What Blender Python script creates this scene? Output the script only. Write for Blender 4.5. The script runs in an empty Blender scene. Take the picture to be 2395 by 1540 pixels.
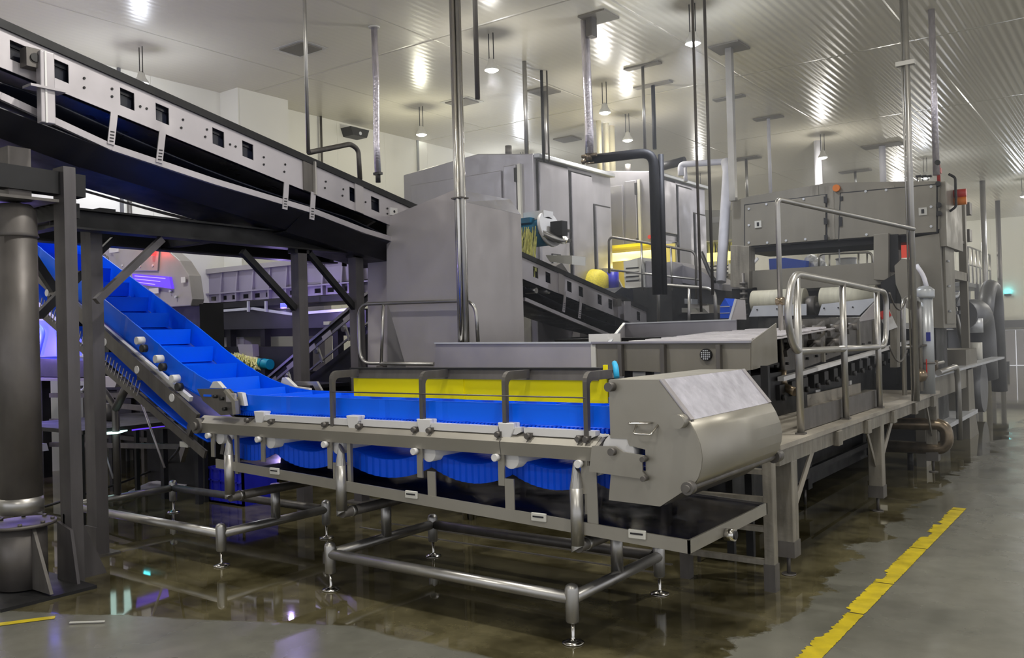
import bpy, bmesh, math, random
from mathutils import Vector, Matrix
random.seed(7)
scene = bpy.context.scene
col = scene.collection

# ---------------------------------------------------------------- camera
W_, H_ = 2395, 1540
CX, CY = 1197.5, 770.0
EYE = Vector((0, 0, 1.55))
vL, vR = (-1600, 860), (2690, 745)            # vanishing points of the two wall directions
_a = Vector((vL[0]-CX, -(vL[1]-CY), 0)); _b = Vector((vR[0]-CX, -(vR[1]-CY), 0))
FPX = math.sqrt(-_a.dot(_b))
_a.z = -FPX; _b.z = -FPX
_b.normalize(); _a = (_a - _a.dot(_b)*_b).normalized()
XA = -_a; YA = _b; ZA = XA.cross(YA)
ROT = Matrix((XA, YA, ZA))                     # camera space -> world
cam_d = bpy.data.cameras.new('camera'); cam = bpy.data.objects.new('camera', cam_d); col.objects.link(cam)
cam_d.sensor_width = 36; cam_d.lens = FPX/W_*36; cam_d.clip_end = 200
cam.matrix_world = Matrix.Translation(EYE) @ ROT.to_4x4()
scene.camera = cam

def U(px, py, x=None, y=None, z=None):
    """world point of the sight line through a pixel on a known plane of the hall"""
    d = ROT @ Vector((px-CX, -(py-CY), -FPX))
    if x is not None: t = (x-EYE.x)/d.x
    elif y is not None: t = (y-EYE.y)/d.y
    else: t = (z-EYE.z)/d.z
    return EYE + d*t

# ---------------------------------------------------------------- world, exposure, lights
world = bpy.data.worlds.new('world'); scene.world = world; world.use_nodes = True
bg = world.node_tree.nodes['Background']; bg.inputs[0].default_value = (0.93, 0.94, 1.0, 1); bg.inputs[1].default_value = 1.0
vs = scene.view_settings
vs.view_transform = 'Standard'; vs.look = 'None'; vs.gamma = 1; vs.use_curve_mapping = False
vs.exposure = 0.0
scene.cycles.use_denoising = True
scene.cycles.use_adaptive_sampling = True; scene.cycles.adaptive_threshold = .03
scene.cycles.max_bounces = 6; scene.cycles.diffuse_bounces = 3; scene.cycles.glossy_bounces = 4
scene.cycles.transmission_bounces = 4; scene.cycles.caustics_reflective = False; scene.cycles.caustics_refractive = False
scene.cycles.sample_clamp_indirect = 4
CEIL = 5.3
LAMP_W = 37
BEAM_W = 185
# lamps: x, y, strength factor, tint
LAMPS = [(-10.15, 6.15, .68, 'c'), (-6.5, 8.62, .9, 'n'), (-9.45, 10.6, .85, 'y'), (-6.5, 11.4, .9, 'n'), (-7.15, 13.3, .8, 'n'),
         (-4.15, 9.35, 1.0, 'c'), (-5.05, 17.3, 1.0, 'n'), (-4.0, 21.4, .8, 'c'), (-2.6, 26.5, .8, 'c'), (-10.3, 14.6, 1.3, 'c'),
         (-4.2, 3.4, 1.1, 'n'), (-1.2, 3.2, 1.2, 'n'), (-.9, 6.6, 1.0, 'n'), (-8.3, 3.6, 1.0, 'n'), (1.6, .8, 1.3, 'n'), (-2.2, -.9, 1.3, 'n'),
         (2.2, 9.0, 1.3, 'n'), (1.6, 15.5, 2.0, 'n'), (1.2, 22.5, 2.4, 'n'), (.2, 30.5, 7.5, 'n'), (-6.5, 30.5, 7.0, 'n'), (-9.8, 1.4, .6, 'n'), (-8.6, 19.5, .7, 'n')]

# ---------------------------------------------------------------- materials
MATS = {}
def mat(name, base=(.5,.5,.5), rough=.5, metal=0.0, var=.0, vscale=(3,3,3), bump=0.0, bscale=60, emit=None, estr=1.0, alpha=None, trans=0.0, rvar=.0, streak=None, coat=0.0, spec=.5):
    m = bpy.data.materials.new(name); m.use_nodes = True
    nt = m.node_tree; N = nt.nodes; L = nt.links
    bs = N['Principled BSDF']
    bs.inputs['Base Color'].default_value = (*base, 1); bs.inputs['Roughness'].default_value = rough
    bs.inputs['Metallic'].default_value = metal; bs.inputs['Specular IOR Level'].default_value = spec
    if coat: bs.inputs['Coat Weight'].default_value = coat; bs.inputs['Coat Roughness'].default_value = .1
    if trans: bs.inputs['Transmission Weight'].default_value = trans
    if alpha is not None: bs.inputs['Alpha'].default_value = alpha
    if emit:
        bs.inputs['Emission Color'].default_value = (*emit, 1); bs.inputs['Emission Strength'].default_value = estr
    if var or rvar or bump or streak:
        g = N.new('ShaderNodeNewGeometry')
    def noise(scale_vec, s, detail=4):
        mp = N.new('ShaderNodeMapping'); mp.inputs['Scale'].default_value = scale_vec
        L.new(g.outputs['Position'], mp.inputs['Vector'])
        n = N.new('ShaderNodeTexNoise'); n.inputs['Scale'].default_value = s; n.inputs['Detail'].default_value = detail
        L.new(mp.outputs[0], n.inputs['Vector']); return n
    if var:
        n = noise(vscale, 1.0)
        src = n.outputs['Fac']
        if streak:
            n2 = noise(streak, 1.0, 6)
            mx = N.new('ShaderNodeMath'); mx.operation = 'ADD'; L.new(src, mx.inputs[0]); L.new(n2.outputs['Fac'], mx.inputs[1])
            mh = N.new('ShaderNodeMath'); mh.operation = 'MULTIPLY'; mh.inputs[1].default_value = .5; L.new(mx.outputs[0], mh.inputs[0]); src = mh.outputs[0]
        r = N.new('ShaderNodeValToRGB')
        r.color_ramp.elements[0].position = .32; r.color_ramp.elements[1].position = .68
        r.color_ramp.elements[0].color = (*[c*(1-var) for c in base], 1); r.color_ramp.elements[1].color = (*[min(1, c*(1+var*.7)) for c in base], 1)
        L.new(src, r.inputs[0]); L.new(r.outputs[0], bs.inputs['Base Color'])
    if rvar:
        n3 = noise((1,1,1), 5.0, 3)
        mr = N.new('ShaderNodeMapRange'); mr.inputs[1].default_value = .3; mr.inputs[2].default_value = .7
        mr.inputs[3].default_value = max(0, rough-rvar); mr.inputs[4].default_value = rough+rvar
        L.new(n3.outputs['Fac'], mr.inputs[0]); L.new(mr.outputs[0], bs.inputs['Roughness'])
    if bump:
        n4 = noise((1,1,1), bscale, 3)
        b = N.new('ShaderNodeBump'); b.inputs['Strength'].default_value = bump; b.inputs['Distance'].default_value = .01
        L.new(n4.outputs['Fac'], b.inputs['Height']); L.new(b.outputs[0], bs.inputs['Normal'])
    MATS[name] = m
    return m
STEEL = mat('brushed_steel', (.47,.45,.42), .42, .75, var=.16, vscale=(2,2,2), streak=(25,25,1.2), rvar=.08)
STEELW = mat('warm_hood_steel', (.345,.326,.282), .45, .6, var=.07, vscale=(1.5,1.5,1.5), rvar=.06)
SATIN = mat('satin_sheet_steel', (.46,.435,.44), .42, .5, var=.14, vscale=(.9,.9,.7), rvar=.08)
CABIN = mat('cabinet_steel', (.36,.35,.385), .38, .65, var=.12, vscale=(1.2,1.2,1.2), streak=(6,6,.8), rvar=.08)
CABCREAM = mat('cabinet_panel_steel', (.40,.385,.33), .42, .5, var=.08, vscale=(1.2,1.2,1.2), rvar=.06)
SORTER = mat('aged_sorter_steel', (.255,.238,.20), .48, .5, var=.2, vscale=(1.2,1.2,1), streak=(4,4,.5), rvar=.08)
WORN = mat('worn_dirty_steel', (.27,.25,.21), .5, .55, var=.42, vscale=(5,5,3), streak=(30,30,3), rvar=.12, bump=.15, bscale=40)
DECKM = mat('worn_walkway_plate', (.36,.33,.28), .5, .3, var=.3, vscale=(3,3,3), rvar=.12, bump=.2, bscale=90)
PIPE = mat('satin_pipe_steel', (.42,.41,.39), .35, .85, var=.12, vscale=(4,4,4), rvar=.06)
POLISH = mat('polished_tube_steel', (.62,.60,.56), .17, 1.0, var=.08, vscale=(3,3,3))
FRAMEST = mat('frame_painted_steel', (.12,.112,.116), .5, .5, var=.25, vscale=(5,5,2), streak=(14,14,1), rvar=.1)
DARKST = mat('dark_painted_steel', (.022,.022,.023), .5, .4, var=.3, vscale=(3,3,3), rvar=.1)
MIDST = mat('weathered_grey_steel', (.145,.135,.125), .5, .6, var=.25, vscale=(6,6,2), streak=(20,20,1), rvar=.1)
COLUMN = mat('mottled_column_steel', (.14,.128,.12), .5, .5, var=.25, vscale=(5,5,2.5), rvar=.1)
PLATEST = mat('pale_side_plate_steel', (.47,.445,.465), .42, .55, var=.12, vscale=(2.5,2.5,2.5), rvar=.08)
BELTBLK = mat('black_belt_rubber', (.008,.010,.020), .33, 0, var=.3, vscale=(2,2,2), rvar=.1)
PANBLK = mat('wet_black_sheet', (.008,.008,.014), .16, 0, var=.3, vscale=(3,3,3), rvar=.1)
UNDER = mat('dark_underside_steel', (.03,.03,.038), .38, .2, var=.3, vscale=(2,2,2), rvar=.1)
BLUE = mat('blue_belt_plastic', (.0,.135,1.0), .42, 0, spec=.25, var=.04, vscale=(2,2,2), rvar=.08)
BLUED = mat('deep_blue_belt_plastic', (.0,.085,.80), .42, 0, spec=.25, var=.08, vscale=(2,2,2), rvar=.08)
BLUEC = mat('blue_crate_plastic', (.015,.02,.50), .4, 0)
BLUECR = mat('bright_blue_plastic', (.01,.10,.75), .4, 0)
YELLOW = mat('yellow_plastic_sheet', (1.0,.84,.0), .42, 0, spec=.25, var=.05, vscale=(2,2,2))
YPAINT = mat('worn_yellow_floor_paint', (.60,.47,.015), .4, 0, var=.22, vscale=(9,9,9), rvar=.1)
WHITE = mat('white_nylon', (.74,.73,.72), .4, 0)
OFFW = mat('off_white_coating', (.62,.61,.56), .4, 0, var=.05, vscale=(2,2,2))
TEALP = mat('teal_drum_plastic', (.0,.13,.24), .4, 0, var=.2, vscale=(6,6,6))
TEALG = mat('teal_roll_plastic', (.0,.30,.34), .4, 0)
PRODUCT = mat('yellow_green_strips', (.75,.74,.25), .55, 0, var=.45, vscale=(40,40,14))
YSPONGE = mat('yellow_mesh_cover', (.80,.68,.05), .6, 0, var=.25, vscale=(70,70,70), bump=.3, bscale=80)
RUBBER = mat('black_pipe_insulation', (.008,.008,.012), .6, 0, bump=.2, bscale=20)
BLACKP = mat('black_plastic', (.015,.015,.015), .5, 0)
GAP = mat('dark_gasket_rubber', (.015,.015,.018), .6, 0)
FOIL = mat('foil_wrapped_pipe', (.70,.66,.72), .3, .7, var=.2, vscale=(40,40,8), bump=.5, bscale=35)
WHITEP = mat('white_frosted_pipe', (.80,.80,.88), .5, 0, var=.06, vscale=(8,8,8))
CREAMP = mat('cream_pipe', (.68,.62,.40), .4, 0)
REDP = mat('red_plastic', (.55,.03,.02), .4, 0)
ORANGEP = mat('orange_plastic', (.75,.20,.01), .4, 0)
GREENP = mat('green_hose', (.01,.20,.05), .4, 0)
PLATEG = mat('ceiling_plate_grey', (.20,.185,.155), .6, .1)
SCREEN = mat('purple_screen', (.05,.02,.3), .4, 0, emit=(.16,.06,1.0), estr=.85)
SCREENL = mat('lilac_screen_line', (.3,.2,.8), .4, 0, emit=(.45,.35,1.0), estr=.9)
REDL = mat('red_beacon_light', (.6,.02,.02), .4, 0, emit=(1.0,.02,.02), estr=5)
CYANL = mat('cyan_beacon_light', (.1,.6,.7), .4, 0, emit=(.1,.9,1.0), estr=5)
VIOLETL = mat('violet_indicator_light', (.1,.05,.6), .4, 0, emit=(.08,.10,1.0), estr=2.0)
LAMPL = mat('lamp_lens', (1,1,1), .4, 0, emit=(1.0,.97,.92), estr=28)
YTUBE = mat('yellow_tube_light', (1,.9,.3), .4, 0, emit=(1.0,.86,.30), estr=1.5)
FROST = mat('scratched_clear_window', (.50,.49,.55), .25, 0, var=.18, vscale=(14,14,14), rvar=.2, bump=.2, bscale=30)
SLAT = mat('wet_white_slat', (.72,.69,.72), .3, .2, var=.1, vscale=(6,6,6))
CREAMROLL = mat('cream_roller_cloth', (.55,.53,.42), .6, 0, var=.1, vscale=(30,5,5))
ALU = mat('pale_aluminium_sheet', (.62,.64,.68), .4, .3, var=.08, vscale=(5,5,5))
TANK = mat('silver_filter_paint', (.46,.48,.50), .35, .4, var=.06, vscale=(4,4,4))
DUCT = mat('grey_blue_duct', (.20,.205,.22), .45, .4, var=.2, vscale=(2,2,2))
BRONZE = mat('tarnished_elbow', (.24,.19,.13), .3, .8, var=.35, vscale=(10,10,10))

def wall_mat(name, base, seam=1.15, axis=0):
    m = mat(name, base, .35, 0, var=.06, vscale=(.25,.25,.12), rvar=.06)
    nt = m.node_tree; N = nt.nodes; L = nt.links; bs = N['Principled BSDF']
    g = N.new('ShaderNodeNewGeometry'); sp = N.new('ShaderNodeSeparateXYZ'); L.new(g.outputs['Position'], sp.inputs[0])
    md = N.new('ShaderNodeMath'); md.operation = 'PINGPONG'; md.inputs[1].default_value = seam/2; L.new(sp.outputs[axis], md.inputs[0])
    mr = N.new('ShaderNodeMapRange'); mr.inputs[1].default_value = .0; mr.inputs[2].default_value = .012; L.new(md.outputs[0], mr.inputs[0])
    b = N.new('ShaderNodeBump'); b.inputs['Strength'].default_value = .6; b.inputs['Distance'].default_value = .01
    L.new(mr.outputs[0], b.inputs['Height']); L.new(b.outputs[0], bs.inputs['Normal'])
    return m
WALLM = wall_mat('cream_wall_panel', (.88,.865,.79), axis=1)
WALLFAR = wall_mat('cream_far_wall_panel', (.88,.885,.78), axis=0)
WALLDARK = mat('grey_dado_panel', (.13,.13,.14), .5, 0)
DOORM = mat('grey_door_paint', (.50,.49,.53), .45, 0, var=.06, vscale=(1,1,1))

def ceil_mat():
    m = mat('glossy_ceiling_panel', (.70,.665,.555), .27, 0, var=.07, vscale=(.22,.22,.2), spec=.28)
    nt = m.node_tree; N = nt.nodes; L = nt.links; bs = N['Principled BSDF']
    g = N.new('ShaderNodeNewGeometry'); sp = N.new('ShaderNodeSeparateXYZ'); L.new(g.outputs['Position'], sp.inputs[0])
    # fine ribs run along y, panel joints across
    w = N.new('ShaderNodeMath'); w.operation = 'MULTIPLY'; w.inputs[1].default_value = 2*math.pi/.10; L.new(sp.outputs[0], w.inputs[0])
    sn = N.new('ShaderNodeMath'); sn.operation = 'SINE'; L.new(w.outputs[0], sn.inputs[0])
    n = N.new('ShaderNodeTexNoise'); n.inputs['Scale'].default_value = .35; L.new(g.outputs['Position'], n.inputs['Vector'])
    ax = N.new('ShaderNodeMapRange'); ax.inputs[1].default_value = -5.5; ax.inputs[2].default_value = -2.5; ax.inputs[3].default_value = .12; ax.inputs[4].default_value = 1.0
    L.new(sp.outputs[0], ax.inputs[0])
    mu = N.new('ShaderNodeMath'); mu.operation = 'MULTIPLY'; L.new(sn.outputs[0], mu.inputs[0]); L.new(ax.outputs[0], mu.inputs[1])
    md = N.new('ShaderNodeMath'); md.operation = 'PINGPONG'; md.inputs[1].default_value = 2.08; L.new(sp.outputs[1], md.inputs[0])
    mr = N.new('ShaderNodeMapRange'); mr.inputs[1].default_value = .0; mr.inputs[2].default_value = .03; mr.inputs[3].default_value = -8; mr.inputs[4].default_value = 0
    L.new(md.outputs[0], mr.inputs[0])
    md2 = N.new('ShaderNodeMath'); md2.operation = 'PINGPONG'; md2.inputs[1].default_value = 1.2; L.new(sp.outputs[0], md2.inputs[0])
    mr2 = N.new('ShaderNodeMapRange'); mr2.inputs[1].default_value = .0; mr2.inputs[2].default_value = .02; mr2.inputs[3].default_value = -3; mr2.inputs[4].default_value = 0
    L.new(md2.outputs[0], mr2.inputs[0])
    ad = N.new('ShaderNodeMath'); ad.operation = 'ADD'; L.new(mu.outputs[0], ad.inputs[0]); L.new(mr.outputs[0], ad.inputs[1])
    ad2 = N.new('ShaderNodeMath'); ad2.operation = 'ADD'; L.new(ad.outputs[0], ad2.inputs[0]); L.new(mr2.outputs[0], ad2.inputs[1])
    b = N.new('ShaderNodeBump'); b.inputs['Strength'].default_value = .55; b.inputs['Distance'].default_value = .006
    L.new(ad2.outputs[0], b.inputs['Height']); L.new(b.outputs[0], bs.inputs['Normal'])
    return m
CEILM = ceil_mat()

def floor_mat():
    m = bpy.data.materials.new('wet_concrete_floor'); m.use_nodes = True
    nt = m.node_tree; N = nt.nodes; L = nt.links; bs = N['Principled BSDF']
    g = N.new('ShaderNodeNewGeometry'); sp = N.new('ShaderNodeSeparateXYZ'); L.new(g.outputs['Position'], sp.inputs[0])
    def noise(s, d=4, r=.5):
        n = N.new('ShaderNodeTexNoise'); n.inputs['Scale'].default_value = s; n.inputs['Detail'].default_value = d; n.inputs['Roughness'].default_value = r
        L.new(g.outputs['Position'], n.inputs['Vector']); return n.outputs['Fac']
    def M(op, a, b=None, c=None):
        n = N.new('ShaderNodeMath'); n.operation = op
        for i, v in enumerate((a, b, c)):
            if v is None: continue
            if isinstance(v, (int, float)): n.inputs[i].default_value = v
            else: L.new(v, n.inputs[i])
        return n.outputs[0]
    X, Y = sp.outputs[0], sp.outputs[1]
    def ramp(v, a, b, lo=0., hi=1.):
        n = N.new('ShaderNodeMapRange'); n.inputs[1].default_value = a; n.inputs[2].default_value = b; n.inputs[3].default_value = lo; n.inputs[4].default_value = hi
        L.new(v, n.inputs[0]); return n.outputs[0]
    # puddle outline: water lies left of a ragged line at x about -1.7 and beyond a line y = f(x) in front of the machines
    wob = M('MULTIPLY', M('SUBTRACT', noise(1.3, 6, .6), .5), 1.1)
    dx = M('SUBTRACT', M('ADD', -1.62, M('MULTIPLY', wob, .9)), X)
    fy = M('MINIMUM', M('ADD', M('MULTIPLY', X, .45), 4.86), 3.28)          # y of the near shore: about 2.6 at x=-4.9, 3.4 at x=-3
    dy = M('SUBTRACT', Y, M('MAXIMUM', M('SUBTRACT', fy, M('MULTIPLY', wob, .22)), 2.2))
    d = M('MINIMUM', dx, dy)
    wet = ramp(d, 0, .03)
    damp = ramp(d, -.25, 0.0)
    # dry concrete
    n1 = noise(.9, 5); n2 = noise(7, 5); n3 = noise(2.2, 6, .65)
    cr = N.new('ShaderNodeValToRGB'); e = cr.color_ramp.elements
    e[0].position = .3; e[0].color = (.10,.10,.083, 1); e[1].position = .72; e[1].color = (.215,.21,.175, 1)
    L.new(M('ADD', M('MULTIPLY', n1, .7), M('MULTIPLY', n2, .3)), cr.inputs[0])
    cw = N.new('ShaderNodeValToRGB'); e = cw.color_ramp.elements
    e[0].position = .35; e[0].color = (.038,.032,.014, 1); e[1].position = .7; e[1].color = (.165,.145,.078, 1)
    L.new(n3, cw.inputs[0])
    mx = N.new('ShaderNodeMix'); mx.data_type = 'RGBA'; L.new(wet, mx.inputs[0]); L.new(cr.outputs[0], mx.inputs[6]); L.new(cw.outputs[0], mx.inputs[7])
    L.new(mx.outputs[2], bs.inputs['Base Color'])
    # thin water film over a satin floor
    dryr = ramp(noise(1.6, 4), .35, .65, .16, .34)
    wetr = ramp(noise(.8, 4), .42, .62, .015, .07)
    mr = N.new('ShaderNodeMix'); mr.data_type = 'FLOAT'; L.new(wet, mr.inputs[0]); L.new(dryr, mr.inputs[2]); L.new(wetr, mr.inputs[3])
    L.new(mr.outputs[0], bs.inputs['Roughness'])
    bs.inputs['Specular IOR Level'].default_value = .55
    b = N.new('ShaderNodeBump'); b.inputs['Distance'].default_value = .004
    bsn = N.new('ShaderNodeMix'); bsn.data_type = 'FLOAT'; L.new(wet, bsn.inputs[0]); bsn.inputs[2].default_value = .12; bsn.inputs[3].default_value = .02
    L.new(bsn.outputs[0], b.inputs['Strength']); L.new(M('ADD', noise(2.0, 3), M('MULTIPLY', noise(50, 3), .15)), b.inputs['Height']); L.new(b.outputs[0], bs.inputs['Normal'])
    return m
FLOORM = floor_mat()

# ---------------------------------------------------------------- builders
class MB:
    def __init__(s): s.bm = bmesh.new()
    def verts(s, pts): return [s.bm.verts.new(Vector(p)) for p in pts]
    def face(s, vs_):
        try: return s.bm.faces.new(vs_)
        except ValueError: return None
    def box(s, lo, hi):
        x0,y0,z0 = [min(a,b) for a,b in zip(lo,hi)]; x1,y1,z1 = [max(a,b) for a,b in zip(lo,hi)]
        v = s.verts([(x0,y0,z0),(x1,y0,z0),(x1,y1,z0),(x0,y1,z0),(x0,y0,z1),(x1,y0,z1),(x1,y1,z1),(x0,y1,z1)])
        for f in ((0,3,2,1),(4,5,6,7),(0,1,5,4),(1,2,6,5),(2,3,7,6),(3,0,4,7)): s.face([v[i] for i in f])
        return s
    def cbox(s, c, sz): return s.box([c[i]-sz[i]/2 for i in range(3)], [c[i]+sz[i]/2 for i in range(3)])
    def bar(s, p, q, w, h, up=(0,0,1)):
        p, q = Vector(p), Vector(q); d = (q-p).normalized(); u = Vector(up)
        if abs(d.dot(u)) > .99: u = Vector((0,1,0))
        sd = d.cross(u).normalized(); u = sd.cross(d)
        pts = []
        for c in (p, q):
            for a, b in ((-1,-1),(1,-1),(1,1),(-1,1)): pts.append(c + sd*a*w/2 + u*b*h/2)
        v = s.verts(pts)
        for f in ((3,2,1,0),(4,5,6,7),(0,1,5,4),(1,2,6,5),(2,3,7,6),(3,0,4,7)): s.face([v[i] for i in f])
        return s
    def cyl(s, p, q, r, r2=None, n=16, cap=True):
        p, q = Vector(p), Vector(q); d = (q-p).normalized(); r2 = r if r2 is None else r2
        u = Vector((0,0,1)) if abs(d.z) < .9 else Vector((1,0,0))
        a = d.cross(u).normalized(); b = d.cross(a)
        A = s.verts([p + (a*math.cos(t)+b*math.sin(t))*r for t in [2*math.pi*i/n for i in range(n)]])
        B = s.verts([q + (a*math.cos(t)+b*math.sin(t))*r2 for t in [2*math.pi*i/n for i in range(n)]])
        for i in range(n):
            f = s.face([A[i], A[(i+1)%n], B[(i+1)%n], B[i]])
            if f: f.smooth = True
        if cap: s.face(A[::-1]); s.face(B)
        return s
    def tube(s, pts, r, n=12, fillet=0.0, cap=True):
        P = [Vector(p) for p in pts]
        if fillet and len(P) > 2:
            Q = [P[0]]
            for i in range(1, len(P)-1):
                a, b, c = P[i-1], P[i], P[i+1]
                u = (a-b); v = (c-b); f = min(fillet, u.length*.45, v.length*.45)
                p0 = b+u.normalized()*f; p1 = b+v.normalized()*f
                for k in range(7):
                    t = k/6; Q.append((1-t)**2*p0 + 2*t*(1-t)*b + t*t*p1)
            Q.append(P[-1]); P = Q
        rings = []; prev = None
        for i, p in enumerate(P):
            d = (P[min(i+1, len(P)-1)] - P[max(i-1, 0)]).normalized()
            if prev is None:
                u = Vector((0,0,1)) if abs(d.z) < .9 else Vector((1,0,0)); a = d.cross(u).normalized()
            else: a = (prev - d*prev.dot(d)).normalized()
            prev = a; b = d.cross(a)
            rings.append(s.verts([p + (a*math.cos(t)+b*math.sin(t))*r for t in [2*math.pi*k/n for k in range(n)]]))
        for A, B in zip(rings, rings[1:]):
            for i in range(n):
                f = s.face([A[i], A[(i+1)%n], B[(i+1)%n], B[i]])
                if f: f.smooth = True
        if cap: s.face(rings[0][::-1]); s.face(rings[-1])
        return s
    def prism(s, poly, axis, a, b):
        """poly in the two other axes (ordered x,y,z without axis); extruded from a to b along axis"""
        def mk(p, t):
            return {'x': (t, p[0], p[1]), 'y': (p[0], t, p[1]), 'z': (p[0], p[1], t)}[axis]
        A = s.verts([mk(p, a) for p in poly]); B = s.verts([mk(p, b) for p in poly]); n = len(poly)
        for i in range(n): s.face([A[i], A[(i+1)%n], B[(i+1)%n], B[i]])
        s.face(A[::-1]); s.face(B)
        return s
    def strip(s, rowA, rowB, smooth=True):
        A = s.verts(rowA); B = s.verts(rowB)
        for i in range(len(A)-1):
            f = s.face([A[i], A[i+1], B[i+1], B[i]])
            if f: f.smooth = smooth
        return s
    def lathe(s, prof, c, n=24):
        rings = [s.verts([(c[0]+r*math.cos(2*math.pi*k/n), c[1]+r*math.sin(2*math.pi*k/n), c[2]+z) for k in range(n)]) for r, z in prof]
        for A, B in zip(rings, rings[1:]):
            for i in range(n):
                f = s.face([A[i], A[(i+1)%n], B[(i+1)%n], B[i]])
                if f: f.smooth = True
        if prof[0][0] > 0: s.face(rings[0][::-1])
        if prof[-1][0] > 0: s.face(rings[-1])
        return s
    def build(s, name, material, parent=None, bevel=0.0, solid=0.0, kind=None, label=None):
        off = Vector((0,0,0)); p = parent
        while p is not None: off += Vector(p.location); p = p.parent
        bmesh.ops.recalc_face_normals(s.bm, faces=s.bm.faces)
        if off.length: bmesh.ops.translate(s.bm, verts=s.bm.verts, vec=-off)
        me = bpy.data.meshes.new(name); s.bm.to_mesh(me); s.bm.free(); me.materials.append(material)
        o = bpy.data.objects.new(name, me); col.objects.link(o)
        if parent is not None: o.parent = parent
        if solid:
            m = o.modifiers.new('solid', 'SOLIDIFY'); m.thickness = solid; m.offset = 0
        if bevel:
            m = o.modifiers.new('bevel', 'BEVEL'); m.width = bevel; m.segments = 2; m.limit_method = 'ANGLE'; m.angle_limit = math.radians(40)
            m.harden_normals = False
        if kind: o['kind'] = kind
        if label: o['label'] = label
        return o

def thing(name, label, cat, loc=(0,0,0), group=None):
    o = bpy.data.objects.new(name, None); col.objects.link(o); o.location = loc; o.empty_display_size = .1
    o['label'] = label; o['category'] = cat
    if group: o['group'] = group
    return o
def tag(o, label, cat, group=None):
    o['label'] = label; o['category'] = cat
    if group: o['group'] = group
    return o
KIDS = {}
def copy_tree(o, loc=None, label=None, parent=None):
    c = o.copy(); col.objects.link(c)
    if parent is not None: c.parent = parent
    for ch in [q for q in col.objects if q.parent == o]: copy_tree(ch, parent=c)
    if loc is not None: c.location = loc
    if label: c['label'] = label
    return c
def T(v): return (v[0], v[1], v[2])
# ================================================================ the hall
WX0, WY1 = -11.15, 35.8
MB().box((-12,-7,-.12),(9,36.2,0)).build('floor', FLOORM, kind='structure')
MB().box((-12,-7,CEIL),(9,36.2,CEIL+.1)).build('ceiling', CEILM, kind='structure')
MB().box((WX0-.2,-7,0),(WX0,36,CEIL)).build('wall_left', WALLM, kind='structure')
MB().box((WX0-.2,WY1,1.62),(9,WY1+.2,CEIL)).build('wall_far', WALLFAR, kind='structure')
MB().box((WX0-.2,WY1-.04,0),(-4.9,WY1+.16,1.62)).box((-2.9,WY1-.04,0),(9,WY1+.16,1.62)).box((-4.9,WY1-.04,1.28),(-2.9,WY1+.16,1.62)).build('wall_far_dado', WALLDARK, kind='structure')
# boxed pillar on the left wall near the ceiling corner
MB().box((WX0,8.02,0),(WX0+.42,8.95,CEIL)).build('wall_pillar', WALLM, kind='structure')
MB().box((WX0,6.4,0),(WX0+.03,6.44,CEIL)).box((WX0,12.35,0),(WX0+.03,12.39,CEIL)).build('wall_joint', WALLDARK, kind='structure')
d = MB().box((-4.86,WY1-.06,0.02),(-3.9,WY1,1.26)).box((-3.87,WY1-.06,0.02),(-2.94,WY1,1.26)).build('door_1', DOORM, kind='structure')
MB().box((-4.95,WY1-.1,0),(-4.86,WY1,1.36)).box((-2.94,WY1-.1,0),(-2.85,WY1,1.36)).box((-4.95,WY1-.1,1.27),(-2.85,WY1,1.36)).build('door_frame', OFFW, d)
MB().box((-3.58,WY1-.08,.86),(-3.42,WY1-.055,1.02)).build('door_window', GAP, d)
# yellow walkway line, chipped and uneven, in thin paint
mb = MB(); rnd = random.Random(3)
def paint(mb, p0, p1, w, n, chips):
    L_, R_ = [], []
    for i in range(n+1):
        t = i/n; x = p0[0]+(p1[0]-p0[0])*t; y = p0[1]+(p1[1]-p0[1])*t
        c = chips(t)
        L_.append((x-w/2+c, y, .003)); R_.append((x+w/2-abs(rnd.gauss(0,.0025)), y, .003))
    k = 0
    while k < n:
        if rnd.random() < .985: mb.strip([L_[k],L_[k+1]],[R_[k],R_[k+1]], False)
        k += 1
state = [0]
def chip(t):
    if rnd.random() < .09: state[0] = rnd.choice([0,0,0,.012,.02,.03,.05])
    return max(0, state[0]+rnd.gauss(0,.007))
paint(mb, (-1.335, 2.6), (-1.335, 8.12), .115, 420, chip)
mb.build('floor_marking', YPAINT, kind='structure')
mb = MB(); paint(mb, (-.72, 11.9), (-.72, 13.2), .12, 60, chip); mb.build('floor_marking', YPAINT, kind='structure')
mb = MB()
a = U(0,1472,z=0); b = U(130,1442,z=0)
mb.strip([(a.x-.3,a.y-.25,.003),(b.x,b.y,.003)],[(a.x-.26,a.y-.32,.003),(b.x+.05,b.y-.03,.003)], False)
mb.build('floor_marking', YPAINT, kind='structure')

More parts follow.
